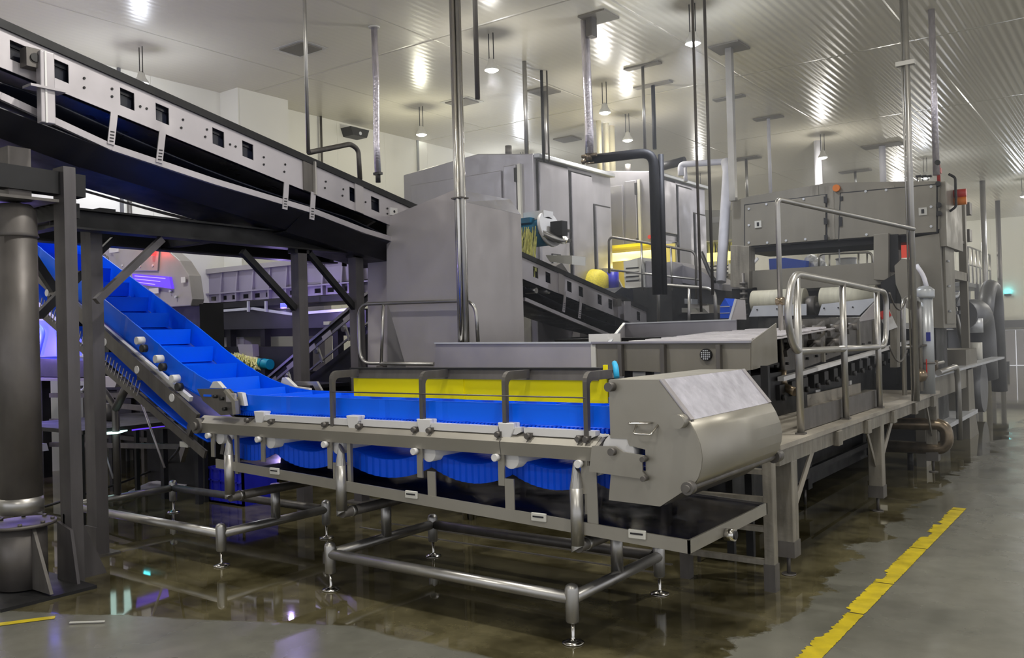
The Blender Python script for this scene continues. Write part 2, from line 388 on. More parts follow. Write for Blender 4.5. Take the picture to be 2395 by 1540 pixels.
# ================================================================ ceiling lamps
lamp_where = {0:'just above the black incline conveyor, brightest and leftmost',1:'hanging left of the bare steel rod',2:'glowing yellowish above the left wall edge',3:'hanging beside the cream drop pipes',
 4:'hanging just right of the cream drop pipes',5:'hanging at the top edge over the thin drop cables',6:'above the middle of the large sorting machine',7:'small and bluish above the right end of the sorting machine',8:'farthest violet one over the railings by the far wall',9:'just clearing the roof of the front freezer cabinet',22:'tiny and distant, low behind the rear freezer cabinet',20:'tiny and distant, by the far wall above the sorter'}
proto = None
TINT = {'n': (1,.965,.90), 'c': (.86,.90,1.0), 'y': (1,.97,.76)}
def make_lamp():
    t = thing('high_bay_lamp', 'small bright high bay lamp', 'lamp', (0,0,0), 'high bay lamps under the ceiling')
    MB().cyl((-.035,0,.12),(-.035,0,.45),.006,n=6).cyl((.035,0,.12),(.035,0,.45),.006,n=6).build('hanger_rod', DARKST, t)
    MB().lathe([(.02,.14),(.04,.12),(.05,.07),(.085,.02),(.09,-.01),(.08,-.012)], (0,0,0), 20).build('lamp_shade', OFFW, t)
    MB().lathe([(.001,-.035),(.05,-.03),(.075,-.012),(.078,0)], (0,0,0), 20).build('lens', LAMPL, t)
    return t
for i, (x, y, s, tn) in enumerate(LAMPS):
    o = make_lamp() if i == 0 else protos[0].copy()
    if i: col.objects.link(o)
    o.location = (x, y, CEIL-.45)
    if i == 0: protos = [o]+[q for q in col.objects if q.parent == o]
    else:
        for q in protos[1:]:
            c = q.copy(); c.parent = o; col.objects.link(c)
    o['label'] = 'high bay lamp ' + lamp_where.get(i, 'over the open floor outside the picture')
    ld = bpy.data.lights.new('lamp_light', 'POINT'); ld.energy = LAMP_W*s; ld.shadow_soft_size = .07
    ld.color = TINT[tn]
    if i < 10: ld.energy *= .8
    sd = bpy.data.lights.new('lamp_beam', 'SPOT'); sd.energy = BEAM_W*s; sd.spot_size = math.radians(130); sd.spot_blend = .6; sd.shadow_soft_size = .10; sd.color = TINT[tn]
    so = bpy.data.objects.new('lamp_beam', sd); col.objects.link(so); so.parent = o; so.location = (0,0,-.06)
    lo = bpy.data.objects.new('lamp_light', ld); col.objects.link(lo); lo.parent = o; lo.location = (0,0,-.12)

# ================================================================ ceiling plates, poles, hoses
def plate(px, py, sx, sy, label, name='ceiling_cover_plate', frame=False):
    c = U(px, py, z=CEIL)
    t = thing(name, label, 'ceiling plate', (c.x, c.y, CEIL), 'grey square plates on the ceiling')
    MB().cbox((c.x,c.y,CEIL-.012),(sx,sy,.02)).build('plate', PLATEG, t)
    if frame:
        MB().box((c.x-sx*.65,c.y-sy*.65,CEIL-.006),(c.x+sx*.65,c.y+sy*.65,CEIL-.002)).build('rim', OFFW, t)
    return c
plate(703,113,.42,.34,'dark square ceiling plate with pale rim, crossed by the bare steel rod', frame=True)
plate(1080,238,.42,.34,'dark square ceiling plate with pale rim behind the tall pipe cluster', frame=True)
plate(1327,325,.40,.40,'plain dark ceiling plate between freezer cabinet roof and foil pipe')
def rod(name, label, cat, p0, p1, r, m, n=12, group=None):
    o = MB().cyl(p0, p1, r, n=n).build(name, m); return tag(o, label, cat, group)
def pole(px, py, pxb, pyb, r, m, label, sx=.4, sy=.4, name='ceiling_support_pole', sq=False):
    """pole hanging from a ceiling plate down to the level seen at a pixel"""
    c = U(px, py, z=CEIL)
    # foot: same plan position, height read at the lower pixel
    k = (Vector((c.x, c.y, 0))-Vector((EYE.x,EYE.y,0))).length
    d = ROT @ Vector((pxb-CX, -(pyb-CY), -FPX)); zb = EYE.z + d.z*k/math.hypot(d.x,d.y)
    t = thing(name, label, 'support pole', (c.x,c.y,CEIL), 'support poles hanging from the ceiling')
    MB().cbox((c.x,c.y,CEIL-.012),(sx,sy,.02)).build('ceiling_flange', PLATEG, t)
    if sq: MB().box((c.x-r,c.y-r,zb),(c.x+r,c.y+r,CEIL-.02)).build('post', m, t)
    else: MB().cyl((c.x,c.y,zb),(c.x,c.y,CEIL-.02),r).build('post', m, t)
    return c
pole(1705,110,1722,470,.042,PIPE,'thick grey pole with square flange left of the sorting machine',.42,.42,sq=True)
pole(1272,212,1272,360,.045,PIPE,'short grey pole with square flange over the front freezer cabinet',.38,.38)
pole(1503,153,1503,350,.022,PIPE,'thin grey pole with narrow cross flange above the black insulated pipe',.55,.12)
pole(1527,197,1520,350,.03,RUBBER,'dark insulated pole with narrow cross flange above the black pipe bend',.6,.14)
pole(1797,275,1800,470,.03,WHITEP,'slim white pole with narrow flange above the left half of the sorter',.5,.2)
pole(2063,340,2068,440,.065,WHITEP,'short thick white pole with flange above the right half of the sorter',.75,.4)
pole(1705,228,1712,420,.015,PIPE,'very thin pole with narrow cross flange behind the thick grey pole',.5,.16)
pole(1745,370,1745,470,.03,PIPE,'distant pole with cross flange near the sorter\'s left roof edge',.6,.3)
pole(2000,400,2002,440,.03,PIPE,'distant pole with cross flange behind the sorter roof middle',.7,.3)
c = U(1912,330,z=CEIL); rod('white_drop_pipe','thick white pipe under the lamp above the sorter centre','pipe',(c.x,c.y,2.5),(c.x,c.y,CEIL),.075,WHITEP)
# bracket plate with stub near the foil pipe
c = plate(1400,38,.36,.36,'square ceiling plate with a short box stub beside the foil pipe','ceiling_bracket')
t = [o for o in col.objects if o.name.startswith('ceiling_bracket')][0]
MB().box((c.x-.12,c.y-.1,CEIL-.24),(c.x-.04,c.y+.02,CEIL-.02)).build('stub', MIDST, t)
# foil wrapped drops
def drop(px0, py0, px1, py1, y, r, m, name, label, cat, z1=None):
    p = U(px0,py0,y=y); q = U(px1,py1,y=y)
    top = min(CEIL, p.z) if z1 is None else z1
    return rod(name, label, cat, (q.x,y,q.z),(q.x,y,top), r, m)
c = U(875,62,z=CEIL); q = U(876,405,y=c.y)
t = thing('foil_wrapped_pipe','thin silver foil wrapped pipe dropping behind the black incline conveyor','pipe',(c.x,c.y,CEIL))
MB().tube([(c.x,c.y,CEIL),(c.x+.01,c.y,4.6),(c.x-.01,c.y,3.9),(c.x,c.y,q.z)],.04).build('foil_sleeve', FOIL, t)
MB().cyl((c.x,c.y,q.z-.12),(c.x,c.y,q.z+.02),.03).box((c.x-.05,c.y-.03,q.z-.03),(c.x+.05,c.y+.03,q.z)).build('pipe_end', BLACKP, t)
MB().lathe([(.07,-.02),(.07,0)],(c.x,c.y,CEIL-.0),16).build('ceiling_collar', OFFW, t)
yy = 9.0; q = U(1378,360,y=yy); p = U(1365,0,y=yy)
t = thing('foil_wrapped_pipe','thick crumpled silver foil pipe ending at the black insulated pipe','pipe',(q.x,yy,CEIL))
MB().tube([(q.x-.01,yy,CEIL),(q.x,yy,4.5),(q.x+.012,yy,4.0),(q.x,yy,q.z)],.052).build('foil_sleeve', FOIL, t)
MB().cyl((q.x-.1,yy,q.z-.02),(q.x+.1,yy,q.z-.02),.022).cyl((q.x,yy,q.z-.08),(q.x,yy,q.z+.02),.035).cyl((q.x-.02,yy-.03,q.z-.12),(q.x+.08,yy-.03,q.z-.12),.012).build('valve', BRONZE, t)
# bare rods and thin cables
def vrod(px, pyb, y, r, m, name, label, cat, ztop=CEIL, group=None):
    q = U(px,pyb,y=y); return rod(name,label,cat,(q.x,y,q.z),(q.x,y,ztop),r,m,group=group)
vrod(721,358,5.2,.017,PIPE,'hanging_rod','bare steel rod dropping onto the black incline conveyor','rod')
vrod(1232,360,9.8,.03,PIPE,'hanging_rod','bare steel rod dropping to the corner of the front freezer cabinet','rod')
vrod(1640,730,8.2,.014,MIDST,'hanging_cable','thin dark cable falling to the railing, first from the left of two','cable')
vrod(1667,690,8.6,.016,MIDST,'hanging_cable','thin pale cable beside the thick grey pole, second of the pair','cable')
vrod(2190,410,11.4,.038,FOIL,'hanging_rod','bright foil covered rod dropping to the sorting machine\'s right end','rod')
p1 = U(1117,232,y=4.8); 
rod('pipe_stub','cut off dark square tube hanging from the ceiling beside the pipe cluster','pipe',(p1.x,4.8,p1.z),(p1.x-.0,4.8,CEIL),.022,MIDST,n=4)
# tall drop pipe on the right, reaching down to the platform
ZDK = .85
yy = 8.6; q = U(2141,830,y=yy)
t = thing('water_drop_pipe','tall steel pipe falling in front of the sorter\'s right end to the walkway','pipe',(q.x,yy,.85))
MB().cyl((q.x,yy,ZDK),(q.x,yy,CEIL),.027).build('pipe', PIPE, t)
MB().cyl((q.x-.038,yy-.0,ZDK),(q.x-.038,yy-.0,CEIL),.009).build('thin_line', PIPE, t)
a = U(2120,148,y=yy)
MB().box((q.x-.09,yy-.03,a.z-.02),(q.x+.07,yy+.03,a.z+.02)).build('clamp', OFFW, t)
# gas spring like sloping arm: bent pipe from this drop pipe over to the left and down
t = thing('bent_water_pipe','thin pipe sloping from the drop pipe and turning down to a brass valve','pipe',(-2.2,6.0,1))
# the sloping run ends over the infeed corner
yb = 7.0
e0 = U(2137,536,y=8.55); e1 = U(1818,466,y=yb); e2 = U(1823,880,y=yb)
MB().tube([T(e0),T(e1),(e1.x,yb,e1.z-.1),(e1.x,yb,e2.z)],.021,fillet=.05).build('pipe', PIPE, t)
e3 = U(1822,705,y=yb)
MB().cyl((e1.x-.03,yb,e3.z),(e1.x+.03,yb,e3.z),.034).cyl((e1.x,yb-.08,e3.z),(e1.x,yb+.02,e3.z),.016).build('valve', BRONZE, t)
e4 = U(1815,910,y=yb)
MB().tube([(e1.x,yb,e2.z+.05),(e1.x,yb,e4.z+.02),(e1.x+.12,yb-.05,e4.z-.02)],.035,fillet=.05).build('outlet_elbow', BRONZE, t)
# tall bundle of round pipes standing behind the tray
yy = 5.74
t = thing('pipe_cluster','tall bundle of four polished pipes standing in front of the hopper','pipes',(-4.7,yy,0))
q = U(1074,400,y=yy); x0 = q.x
for k, (dx, dy, r) in enumerate([(-.038,0,.020),(-.004,-.02,.021),(.033,-.01,.018),(.018,.03,.017)]):
    MB().cyl((x0+dx,yy+dy,0),(x0+dx,yy+dy,CEIL),r,n=20).build('pipe', POLISH if k%2 else PIPE, t)
for z in (2.72,1.0): MB().box((x0-.062,yy-.045,z),(x0+.056,yy+.05,z+.012)).build('clamp', MIDST, t)
# cream drop pipes behind
for k,(px,py,r) in enumerate([(1402,360,.045),(1420,400,.05),(1432,400,.065)]):
    q = U(px,py,y=13.4+k*.25); c0=q
    rod('cream_drop_pipe','%s cream pipe of the three dropping behind the foil pipe' % ('thin left','middle','thick right')[k],'pipe',(q.x,13.4+k*.25,q.z-.3),(q.x,13.4+k*.25,CEIL),r,CREAMP)
# dark risers by the front cabinet corner
for k,(px,r,m) in enumerate([(1238,.022,RUBBER),(1245,.012,MIDST)]):
    q = U(px,365,y=10.0); top = U(px,222,y=10.0)
    t_ = rod('dark_riser_pipe',('thick black riser hose at the front cabinet corner','thin black riser beside the thick hose at the cabinet corner')[k],'pipe',(q.x+.04,10.3+.06*k,4.0),(q.x+.04,10.3+.06*k,CEIL),r,m)
# black insulated pipe: portal over the cabinets
t = thing('insulated_pipe','thick black insulated pipe running across and bending down beside the cabinet','pipe',(-6,9,0))
yy = 9.05
pA=U(1372,374,y=yy); pB=U(1528,356,y=yy+.35); pC=U(1528,690,y=yy+.35)
MB().tube([T(pA),T(pB),(pB.x,yy+.35,pC.z)],.058,n=16,fillet=.16).build('insulation', RUBBER, t)
MB().tube([(pB.x+.045,yy+.45,pB.z-.02),(pB.x+.045,yy+.45,pC.z)],.035,n=12).build('second_pipe', RUBBER, t)
MB().cyl((pA.x-.06,yy,pA.z-.02),(pA.x+.02,yy,pA.z),.03).build('valve', BRONZE, t)
t2 = MB().tube([T(U(1540,392,y=13.5)),T(U(1602,376,y=13.5))],.07,n=14).build('insulated_pipe', RUBBER)
tag(t2,'short black insulated pipe lying above the rear freezer cabinet','pipe')
# white portal pipe
t = thing('white_portal_pipe','white frosted pipe arching right of the rear cabinet and descending','pipe',(-5,11,0))
yy = 11.8
a = U(1592,385,y=yy); b_ = U(1697,378,y=yy); c_ = U(1686,660,y=yy-.6)
MB().tube([(a.x,yy,U(1592,412,y=yy).z),T(a),T(b_)],.045,fillet=.06).build('top_run', WHITEP, t)
MB().tube([T(b_),T(U(1702,400,y=yy-.1)),T(c_)],.07,fillet=.05).build('down_run', WHITEP, t)
MB().tube([T(U(1602,392,y=yy+.2)),T(U(1604,425,y=yy+.2))],.03).build('side_branch', WHITEP, t)
# left guard pipe above the black conveyor (bent handrail)
p0=U(722,357,y=5.25);p1=U(820,337,y=5.9);p2=U(838,350,y=6.0);p3=U(842,420,y=6.0)
o=MB().tube([T(p0),T(p1),T(p2),T(p3)],.024,fillet=.12).build('bent_guard_pipe',MIDST); tag(o,'bent steel guard pipe rising behind the black incline conveyor','pipe')
# camera on the wall
c=U(830,311,x=WX0+.12)
t=thing('wall_speaker','small dark wedge shaped unit high on the left wall','wall unit',T(c))
MB().prism([(c.y-.16,c.z-.08),(c.y+.16,c.z-.08),(c.y+.22,c.z+.06),(c.y-.22,c.z+.06)],'x',WX0,WX0+.25).build('housing',BLACKP,t)
MB().cyl((WX0+.24,c.y,c.z-.03),(WX0+.26,c.y,c.z-.03),.03).build('lens',ALU,t)
c=U(751,265,x=WX0+.06); c2=U(751,345,x=WX0+.06)
tag(MB().cyl((WX0+.05,c.y,2.6),(WX0+.05,c.y,CEIL),.02,n=8).build('wall_conduit',MIDST),'thin vertical conduit fixed to the cream left wall','conduit')
c=U(304,470,x=WX0+.06)
tag(MB().cyl((WX0+.05,c.y,0),(WX0+.05,c.y,3.6),.03,n=8).build('wall_conduit',MIDST),'grey vertical conduit on the wall above the control cabinet','conduit')
# ================================================================ blue cleated conveyor
YF, YB = 3.76, 4.27
XB = -5.42                       # where the flat run bends upward
SL = .482                        # slope of the incline
ZB = 1.08
xe = -9.35
def belt_z(x):
    # smooth bend between flat run and incline
    if x > XB+.6: return ZB
    if x < XB-.6: return ZB + (XB-x)*SL
    t = (XB+.6-x)/1.2
    return ZB + SL*.6*t*t
xs = [-1.90 - .1*i for i in range(int((xe+1.90)/-.1)+1)]
cv = thing('cleated_conveyor','bright blue cleated conveyor with flat run, yellow curtain and steel hood, rising to the left','conveyor',(-3.5,4.2,0))
def wall_h(x): return .108 + .05*min(1,max(0,(XB+.3-x)/1.2))
def sidewall(y, x0, x1, name, m):
    mb = MB(); top=[];bot=[]
    x = x0; k=0
    step=.045
    n=int((x0-x1)/step)
    for i in range(n+1):
        x = x0-i*step; z=belt_z(x)
        w = .006 if i%10==0 else 0
        nx = SL*min(1,max(0,(XB+.5-x)/1.0))
        top.append((x+ (nx*wall_h(x)*.6), y+w, z+wall_h(x))); bot.append((x, y+w, z))
    mb.strip(bot, top, False)
    return mb.build(name, m, cv, solid=.010)
MB().strip([(x,YF,belt_z(x)-.012) for x in xs],[(x,YB,belt_z(x)-.012) for x in xs]).build('belt', BLUE, cv, solid=.012)
sidewall(YF, -1.90, -5.2, 'side_wall', BLUE); sidewall(YF, -5.2, xe, 'side_wall', BLUE)
sidewall(YB, -1.90, -5.2, 'side_wall', BLUE); sidewall(YB, -5.2, xe, 'side_wall', BLUE)
x = -1.9
while x > xe:
    z = belt_z(x); nx = SL if x < XB-.1 else 0
    h=.105 if x>XB else .12
    MB().prism([(x-.02,z),(x+.02,z),(x+nx*h*.6+.004,z+h),(x+nx*h*.6-.006,z+h)],'y',YF+.03,YB-.03).build('cleat', BLUE, cv)
    x -= .30
# module teeth under the belt edge
mb = MB(); x=-1.8
while x > -5.2:
    mb.box((x,YF-.018,ZB-.028),(x-.014,YF+.01,ZB-.004)); x -= .026
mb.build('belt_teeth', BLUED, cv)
# return run, sagging between rollers
sup = [U(px,1050,y=3.7).x for px in (505,622,778,988,1178,1372)]+[-1.86]
for a,b in zip(sup, sup[1:]):
    n=26; sag=.075*min(1.15,(b-a)/.62)
    z0=.93
    L_=[];M_=[];top2=[];in_=[]
    for i in range(n+1):
        t=i/n; x=a+(b-a)*t; z=z0-.02-sag*(1-(2*t-1)**2)
        w=.004*(1 if i%2 else -1)
        L_.append((x,YF+.02+w,z)); M_.append((x,YF+.02+w,z-.105)); top2.append((x,YB,z))
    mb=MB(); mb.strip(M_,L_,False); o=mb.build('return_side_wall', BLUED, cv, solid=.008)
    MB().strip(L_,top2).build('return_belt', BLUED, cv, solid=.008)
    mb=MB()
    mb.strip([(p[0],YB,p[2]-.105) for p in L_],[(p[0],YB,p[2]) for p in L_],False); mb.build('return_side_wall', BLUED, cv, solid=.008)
# white wear rails with steel clamps
def xz(px,py=1000): return U(px,py,y=3.7).x
for a,b in ((600,840),(845,990),(1000,1165),(1180,1218),(1225,1392)):
    xa,xb=xz(a),xz(b)
    MB().prism([(xa,1.045),(xa+.02,1.03),(xb-.03,1.03),(xb,1.045),(xb,1.068),(xa,1.068)],'y',3.70,3.745).build('wear_rail', WHITE, cv)
for px in (608,826,992,1184):
    xa=xz(px); MB().prism([(xa-.05,1.09),(xa+.055,1.09),(xa+.055,1.06),(xa+.03,1.01),(xa-.03,1.01)],'y',3.69,3.75).build('guide_block', WHITE, cv, bevel=.004)
for px in (585,640,765,845,975,1010,1170,1240,1358,1376):
    xa=xz(px); MB().cyl((xa,3.66,1.03),(xa,3.72,1.03),.014).box((xa-.016,3.68,1.0),(xa+.016,3.74,1.045)).build('clamp', MIDST, cv)
# angled cover along the front
xl, xr = U(475,985,y=3.72).x, U(1390,1040,y=3.66).x
cvr = MB().prism([(3.735,1.035),(3.73,1.04),(3.655,.995),(3.665,.925),(3.672,.925),(3.665,.99)],'x',xl,xr).build('front_cover', STEELW, cv)
MB().prism([(3.735,1.035),(3.655,.995),(3.665,.925),(3.80,.925),(3.80,1.035)],'x',xr,xr+.02).build('cover_end', STEELW, cv)
sx = U(1180,1020,y=3.7).x
MB().prism([(3.7355,1.0365),(3.654,.9965),(3.664,.925),(3.668,.925)],'x',sx-.003,sx+.001).build('cover_seam', MIDST, cv)
# yellow curtain on its holder
ys=3.93; xa,xb=U(828,885,y=ys).x,U(1421,900,y=ys).x
zt=U(1000,884,y=ys).z; zb=1.188
xm=U(1082,900,y=ys).x
MB().box((xa,ys-.004,zb),(xm+.01,ys+.001,zt)).build('yellow_curtain', YELLOW, cv)
MB().box((xm-.03,ys+.001,zb-.003),(xb,ys+.006,zt)).build('yellow_curtain', YELLOW, cv)
MB().prism([(ys-.012,zt-.006),(ys+.012,zt-.006),(ys+.02,zt+.05),(ys+.0,zt+.05)],'x',xa-.02,xb-.05).build('curtain_holder', MIDST, cv)
MB().box((xa-.03,ys-.01,zt+.05),(xb-.04,ys+.06,zt+.06)).build('curtain_rail', DARKST, cv)
MB().box((xb-.02,ys-.008,zb),(xb,ys+.008,zt+.075)).build('curtain_end', YELLOW, cv)
# gooseneck brackets
for px in (778,988,1182,1372):
    xa=U(px,1000,y=3.70).x; zt2=zt+.05
    P=[(3.70,1.0)]; 
    out=[(3.692,1.0),(3.692,zt2-.05)]+[(3.742-.05*math.cos(t),zt2-.05+.05*math.sin(t)) for t in (.4,.8,1.2,1.57)]+[(ys+.02,zt2)]
    inn=[(ys+.02,zt2-.045)]+[(3.752-.03*math.cos(t),zt2-.075+.03*math.sin(t)) for t in (1.57,1.1,.6,.1)]+[(3.716,1.0)]
    # curved flat bar, bent sideways as in a gooseneck
    mb=MB(); mb.prism([(q[0],q[1]) for q in out+inn],'x',xa-.012,xa+.012)
    mb.build('curtain_bracket', MIDST, cv)
MB().tube([(sup[2],3.695,1.232),(-2.26,3.695,1.232)],.0045,n=6).build('guard_wire', MIDST, cv)
# hood at the right end
prof=[U(px,py,y=3.66) for px,py in ((1425,890),(1540,890),(1612,985))]
arc=[(1626,1010),(1638,1040),(1643,1070),(1641,1095),(1634,1118),(1622,1135)]
P=[(p.x,p.z) for p in prof]+[(U(a,b,y=3.66).x,U(a,b,y=3.66).z) for a,b in arc]
bot=[(1545,1185),(1425,1170)]
PB=P+[(U(a,b,y=3.66).x,U(a,b,y=3.66).z) for a,b in bot]
xL=P[0][0]
notch=[(xL,.955),(xL+.12,.955),(xL+.12,.905),(xL,.905)]
n1=[(xL,.905),(xL+.17,.905),(xL+.19,1.02),(xL+.10,1.045),(xL+.0,1.05)]
poly=PB+[(xL,.90),(xL+.185,.90),(xL+.185,1.0),(xL+.10,1.015),(xL+.09,1.045),(xL,1.045)]
MB().prism(poly,'y',3.655,3.665).build('hood_side_plate', STEELW, cv)
MB().prism(PB,'y',4.70,4.71).build('hood_side_plate', STEELW, cv)
# roof, window facet and barrel
top=[P[0],P[1]]; 
MB().strip([(p[0],3.66,p[1]) for p in top],[(p[0],4.705,p[1]) for p in top],False).build('hood_roof', STEELW, cv, solid=.006)
w=[P[1],P[2]]
MB().strip([(p[0],3.665,p[1]) for p in w],[(p[0],4.70,p[1]) for p in w],False).build('hood_window', FROST, cv, solid=.008)
dx=(P[2][0]-P[1][0]); dz=(P[2][1]-P[1][1])
for ya,yb_ in ((3.662,3.70),(4.665,4.703)):
    MB().bar((P[1][0]+.006,(ya+yb_)/2,P[1][1]+.004),(P[2][0]+.006,(ya+yb_)/2,P[2][1]+.004),yb_-ya,.006,up=(1,0,1)).build('window_frame', PLATEST, cv)
brl=[P[2]]+P[3:]
MB().strip([(p[0],3.662,p[1]) for p in brl],[(p[0],4.703,p[1]) for p in brl]).build('hood_barrel', STEELW, cv, solid=.006)
lo=[P[-1],PB[len(P)]]
MB().strip([(p[0],3.70,p[1]) for p in lo],[(p[0],4.70,p[1]) for p in lo],False).build('hood_chute', MIDST, cv, solid=.006)
bx,bz=P[-1]
MB().cyl((bx-.01,3.60,bz-.01),(bx-.01,4.78,bz-.01),.016).cyl((bx-.01,3.61,bz-.01),(bx-.01,3.655,bz-.01),.03).cyl((bx-.01,4.72,bz-.01),(bx-.01,4.8,bz-.01),.035).build('hinge_rod', MIDST, cv)
MB().cyl((P[2][0]-.03,3.60,P[2][1]+.0),(P[2][0]-.03,3.655,P[2][1]+.0),.032).build('locking_knob', STEELW, cv)
a=U(1468,990,y=3.62)
h1,h2,h3,h4=U(1466,992,y=3.60),U(1512,992,y=3.60),U(1522,1012,y=3.60),U(1485,1012,y=3.60)
MB().tube([(h1.x,3.655,h1.z),(h1.x+.0,3.61,h1.z-.0),(h2.x,3.61,h2.z),(h2.x+.0,3.655,h2.z)],.0045,n=8,fillet=.01).build('handle', POLISH, cv)
MB().tube([(h1.x+.02,3.655,h1.z-.01),(h1.x+.035,3.60,h1.z-.045),(h2.x+.02,3.60,h2.z-.05),(h2.x+.03,3.655,h2.z-.01)],.005,n=8,fillet=.01).build('handle', POLISH, cv)
# bearing plate and white hub left of the hood
xp=U(1390,1030,y=3.66).x
MB().prism([(xp,1.005),(xp+.13,1.01),(xp+.17,.985),(xp+.28,.975),(xp+.285,.955),(xp+.27,.945),(xp+.27,.90),(xp+.285,.88),(xp+.27,.865),(xp-.02,.88)],'y',3.635,3.645).build('bearing_plate', STEELW, cv)
MB().cyl((xp+.13,3.66,.985),(xp+.13,3.75,.985),.085,n=28).build('white_hub', WHITE, cv)
for q_ in ((xp+.12,.985,.018),(xp+.285,.96,.013),(xp+.285,.87,.013)): MB().cyl((q_[0],3.605,q_[1]),(q_[0],3.645,q_[1]),q_[2]).build('bolt', MIDST, cv)
MB().cyl((P[0][0]+.02,3.61,P[0][1]-.03),(P[0][0]+.02,3.655,P[0][1]-.03),.022).build('locking_knob', MIDST, cv)
# cyan tie
MB().tube([(P[0][0]-.02,3.75,1.40),(P[0][0]+.015,3.7,1.385),(P[0][0]+.03,3.68,1.335)],.014,n=8,fillet=.02).build('cyan_tie', mat('cyan_ribbon',(.02,.42,.75),.5), cv)
# rollers and hanger plates of the return run
for k,xa in enumerate(sup[:-1]):
    MB().cyl((xa+.045,3.70,.90),(xa+.045,4.66,.90),.052,n=20).build('return_roller', WHITE, cv)
    MB().box((xa-.022,3.675,.76),(xa+.018,3.685,.96)).build('hanger_plate', STEELW, cv)
    MB().cyl((xa-.02,3.64,.91),(xa-.02,3.675,.91),.020,n=10).build('roller_nut', WHITE, cv)
    MB().box((xa-.022,4.68,.70),(xa+.018,4.69,1.04)).build('hanger_plate', MIDST, cv)
# lower catch pan under the flat run (slopes down to the right)
xl_,xr_=-5.25,-1.715
def pz(x): return .598+(-1.72-x)*.043
for y0,y1,m,nm in ((3.668,3.68,STEELW,'pan_rim'),(4.655,4.667,MIDST,'pan_rim')):
    mb=MB(); A=[(xl_,pz(xl_)-.062),(xr_,pz(xr_)-.062),(xr_,pz(xr_)),(xl_,pz(xl_))]; mb.prism(A,'y',y0,y1).build(nm,m,cv)
MB().box((xr_-.01,3.668,pz(xr_)-.062),(xr_,4.667,pz(xr_))).build('pan_end', STEELW, cv)
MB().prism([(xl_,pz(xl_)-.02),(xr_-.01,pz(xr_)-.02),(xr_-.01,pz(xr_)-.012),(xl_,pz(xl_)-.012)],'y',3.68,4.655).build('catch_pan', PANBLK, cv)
c=U(1697,1250,x=xr_)
MB().cyl((xr_-.002,c.y,c.z),(xr_+.05,c.y,c.z),.030,n=20,cap=True).build('drain_spigot', POLISH, cv)
MB().cyl((xr_+.04,c.y,c.z),(xr_+.056,c.y,c.z),.021,n=20,cap=True).build('spigot_bore', GAP, cv)
for px,py in ((642,1103),(962,1158),(1260,1211),(1490,1251)):
    c=U(px,py,y=3.66); t_=MB().box((c.x-.045,3.655,c.z-.02),(c.x+.045,3.668,c.z+.022)).build('white_latch', OFFW, cv, bevel=.003)
    MB().box((c.x-.033,3.652,c.z+.0),(c.x+.033,3.656,c.z+.008)).build('latch_slot', GAP, t_)
c=U(1631,1193,y=4.6); MB().box((c.x-.045,4.62,c.z-.018),(c.x+.045,4.65,c.z+.03)).build('white_latch', OFFW, cv, bevel=.006)
for px in (778,1000,1182,1375):
    xa=U(px+8,1100,y=3.67).x
    MB().box((xa-.032,3.674,pz(xa)-.01),(xa+.026,3.682,.80 if px!=1375 else .90)).build('pan_upright', STEELW, cv)
MB().box((sup[5]-.01,3.70,.55),(sup[5]+.05,3.71,.93)).build('pan_upright', MIDST, cv)
# hanging pipe legs, cut on the slant, with rearward pipes
for px,pt,pb in ((538,1005,1170),(800,1045,1210),(1352,1090,1295)):
    b_=U(px,pb,y=3.66); tz=.89
    t_=MB(); t_.cyl((b_.x,3.66,b_.z+.04),(b_.x,3.66,tz-.1),.033,n=20)
    # slanted ends
    n=20
    A=t_.verts([(b_.x+.033*math.cos(2*math.pi*k/n),3.66+.033*math.sin(2*math.pi*k/n),b_.z+.04) for k in range(n)])
    B=t_.verts([(b_.x+.033*math.cos(2*math.pi*k/n),3.66+.033*math.sin(2*math.pi*k/n),b_.z+.02+.02*math.cos(2*math.pi*k/n)+.0) for k in range(n)])
    for k in range(n): t_.face([A[k],A[(k+1)%n],B[(k+1)%n],B[k]])
    t_.face(B)
    A=t_.verts([(b_.x+.033*math.cos(2*math.pi*k/n),3.66+.033*math.sin(2*math.pi*k/n),tz-.1) for k in range(n)])
    B=t_.verts([(b_.x-.0+.018*math.cos(2*math.pi*k/n),3.66+.018*math.sin(2*math.pi*k/n)+.01,tz+.0-.03*math.cos(2*math.pi*k/n)) for k in range(n)])
    for k in range(n): t_.face([A[k],A[(k+1)%n],B[(k+1)%n],B[k]])
    t_.face(B)
    t_.build('hanging_leg', PIPE, cv)
    MB().cyl((b_.x,3.66,.50),(b_.x,4.66,.50),.031,n=18).build('cross_pipe', MIDST, cv)
    MB().cyl((b_.x,3.73,.50),(b_.x,3.76,.50),.034,n=18).build('weld_collar', PIPE, cv)
    MB().cyl((b_.x,4.66,.47),(b_.x,4.66,1.0),.031,n=18).build('rear_leg', MIDST, cv)
    MB().box((b_.x+.035,3.68,.66),(b_.x+.065,3.70,.98)).build('leg_plate', STEELW, cv)
for px in (645,903,1440):
    c=U(px,1200,y=4.18)
    MB().cyl((c.x,4.18,.24),(c.x,4.18,.50),.034,n=18).build('centre_post', PIPE, cv)
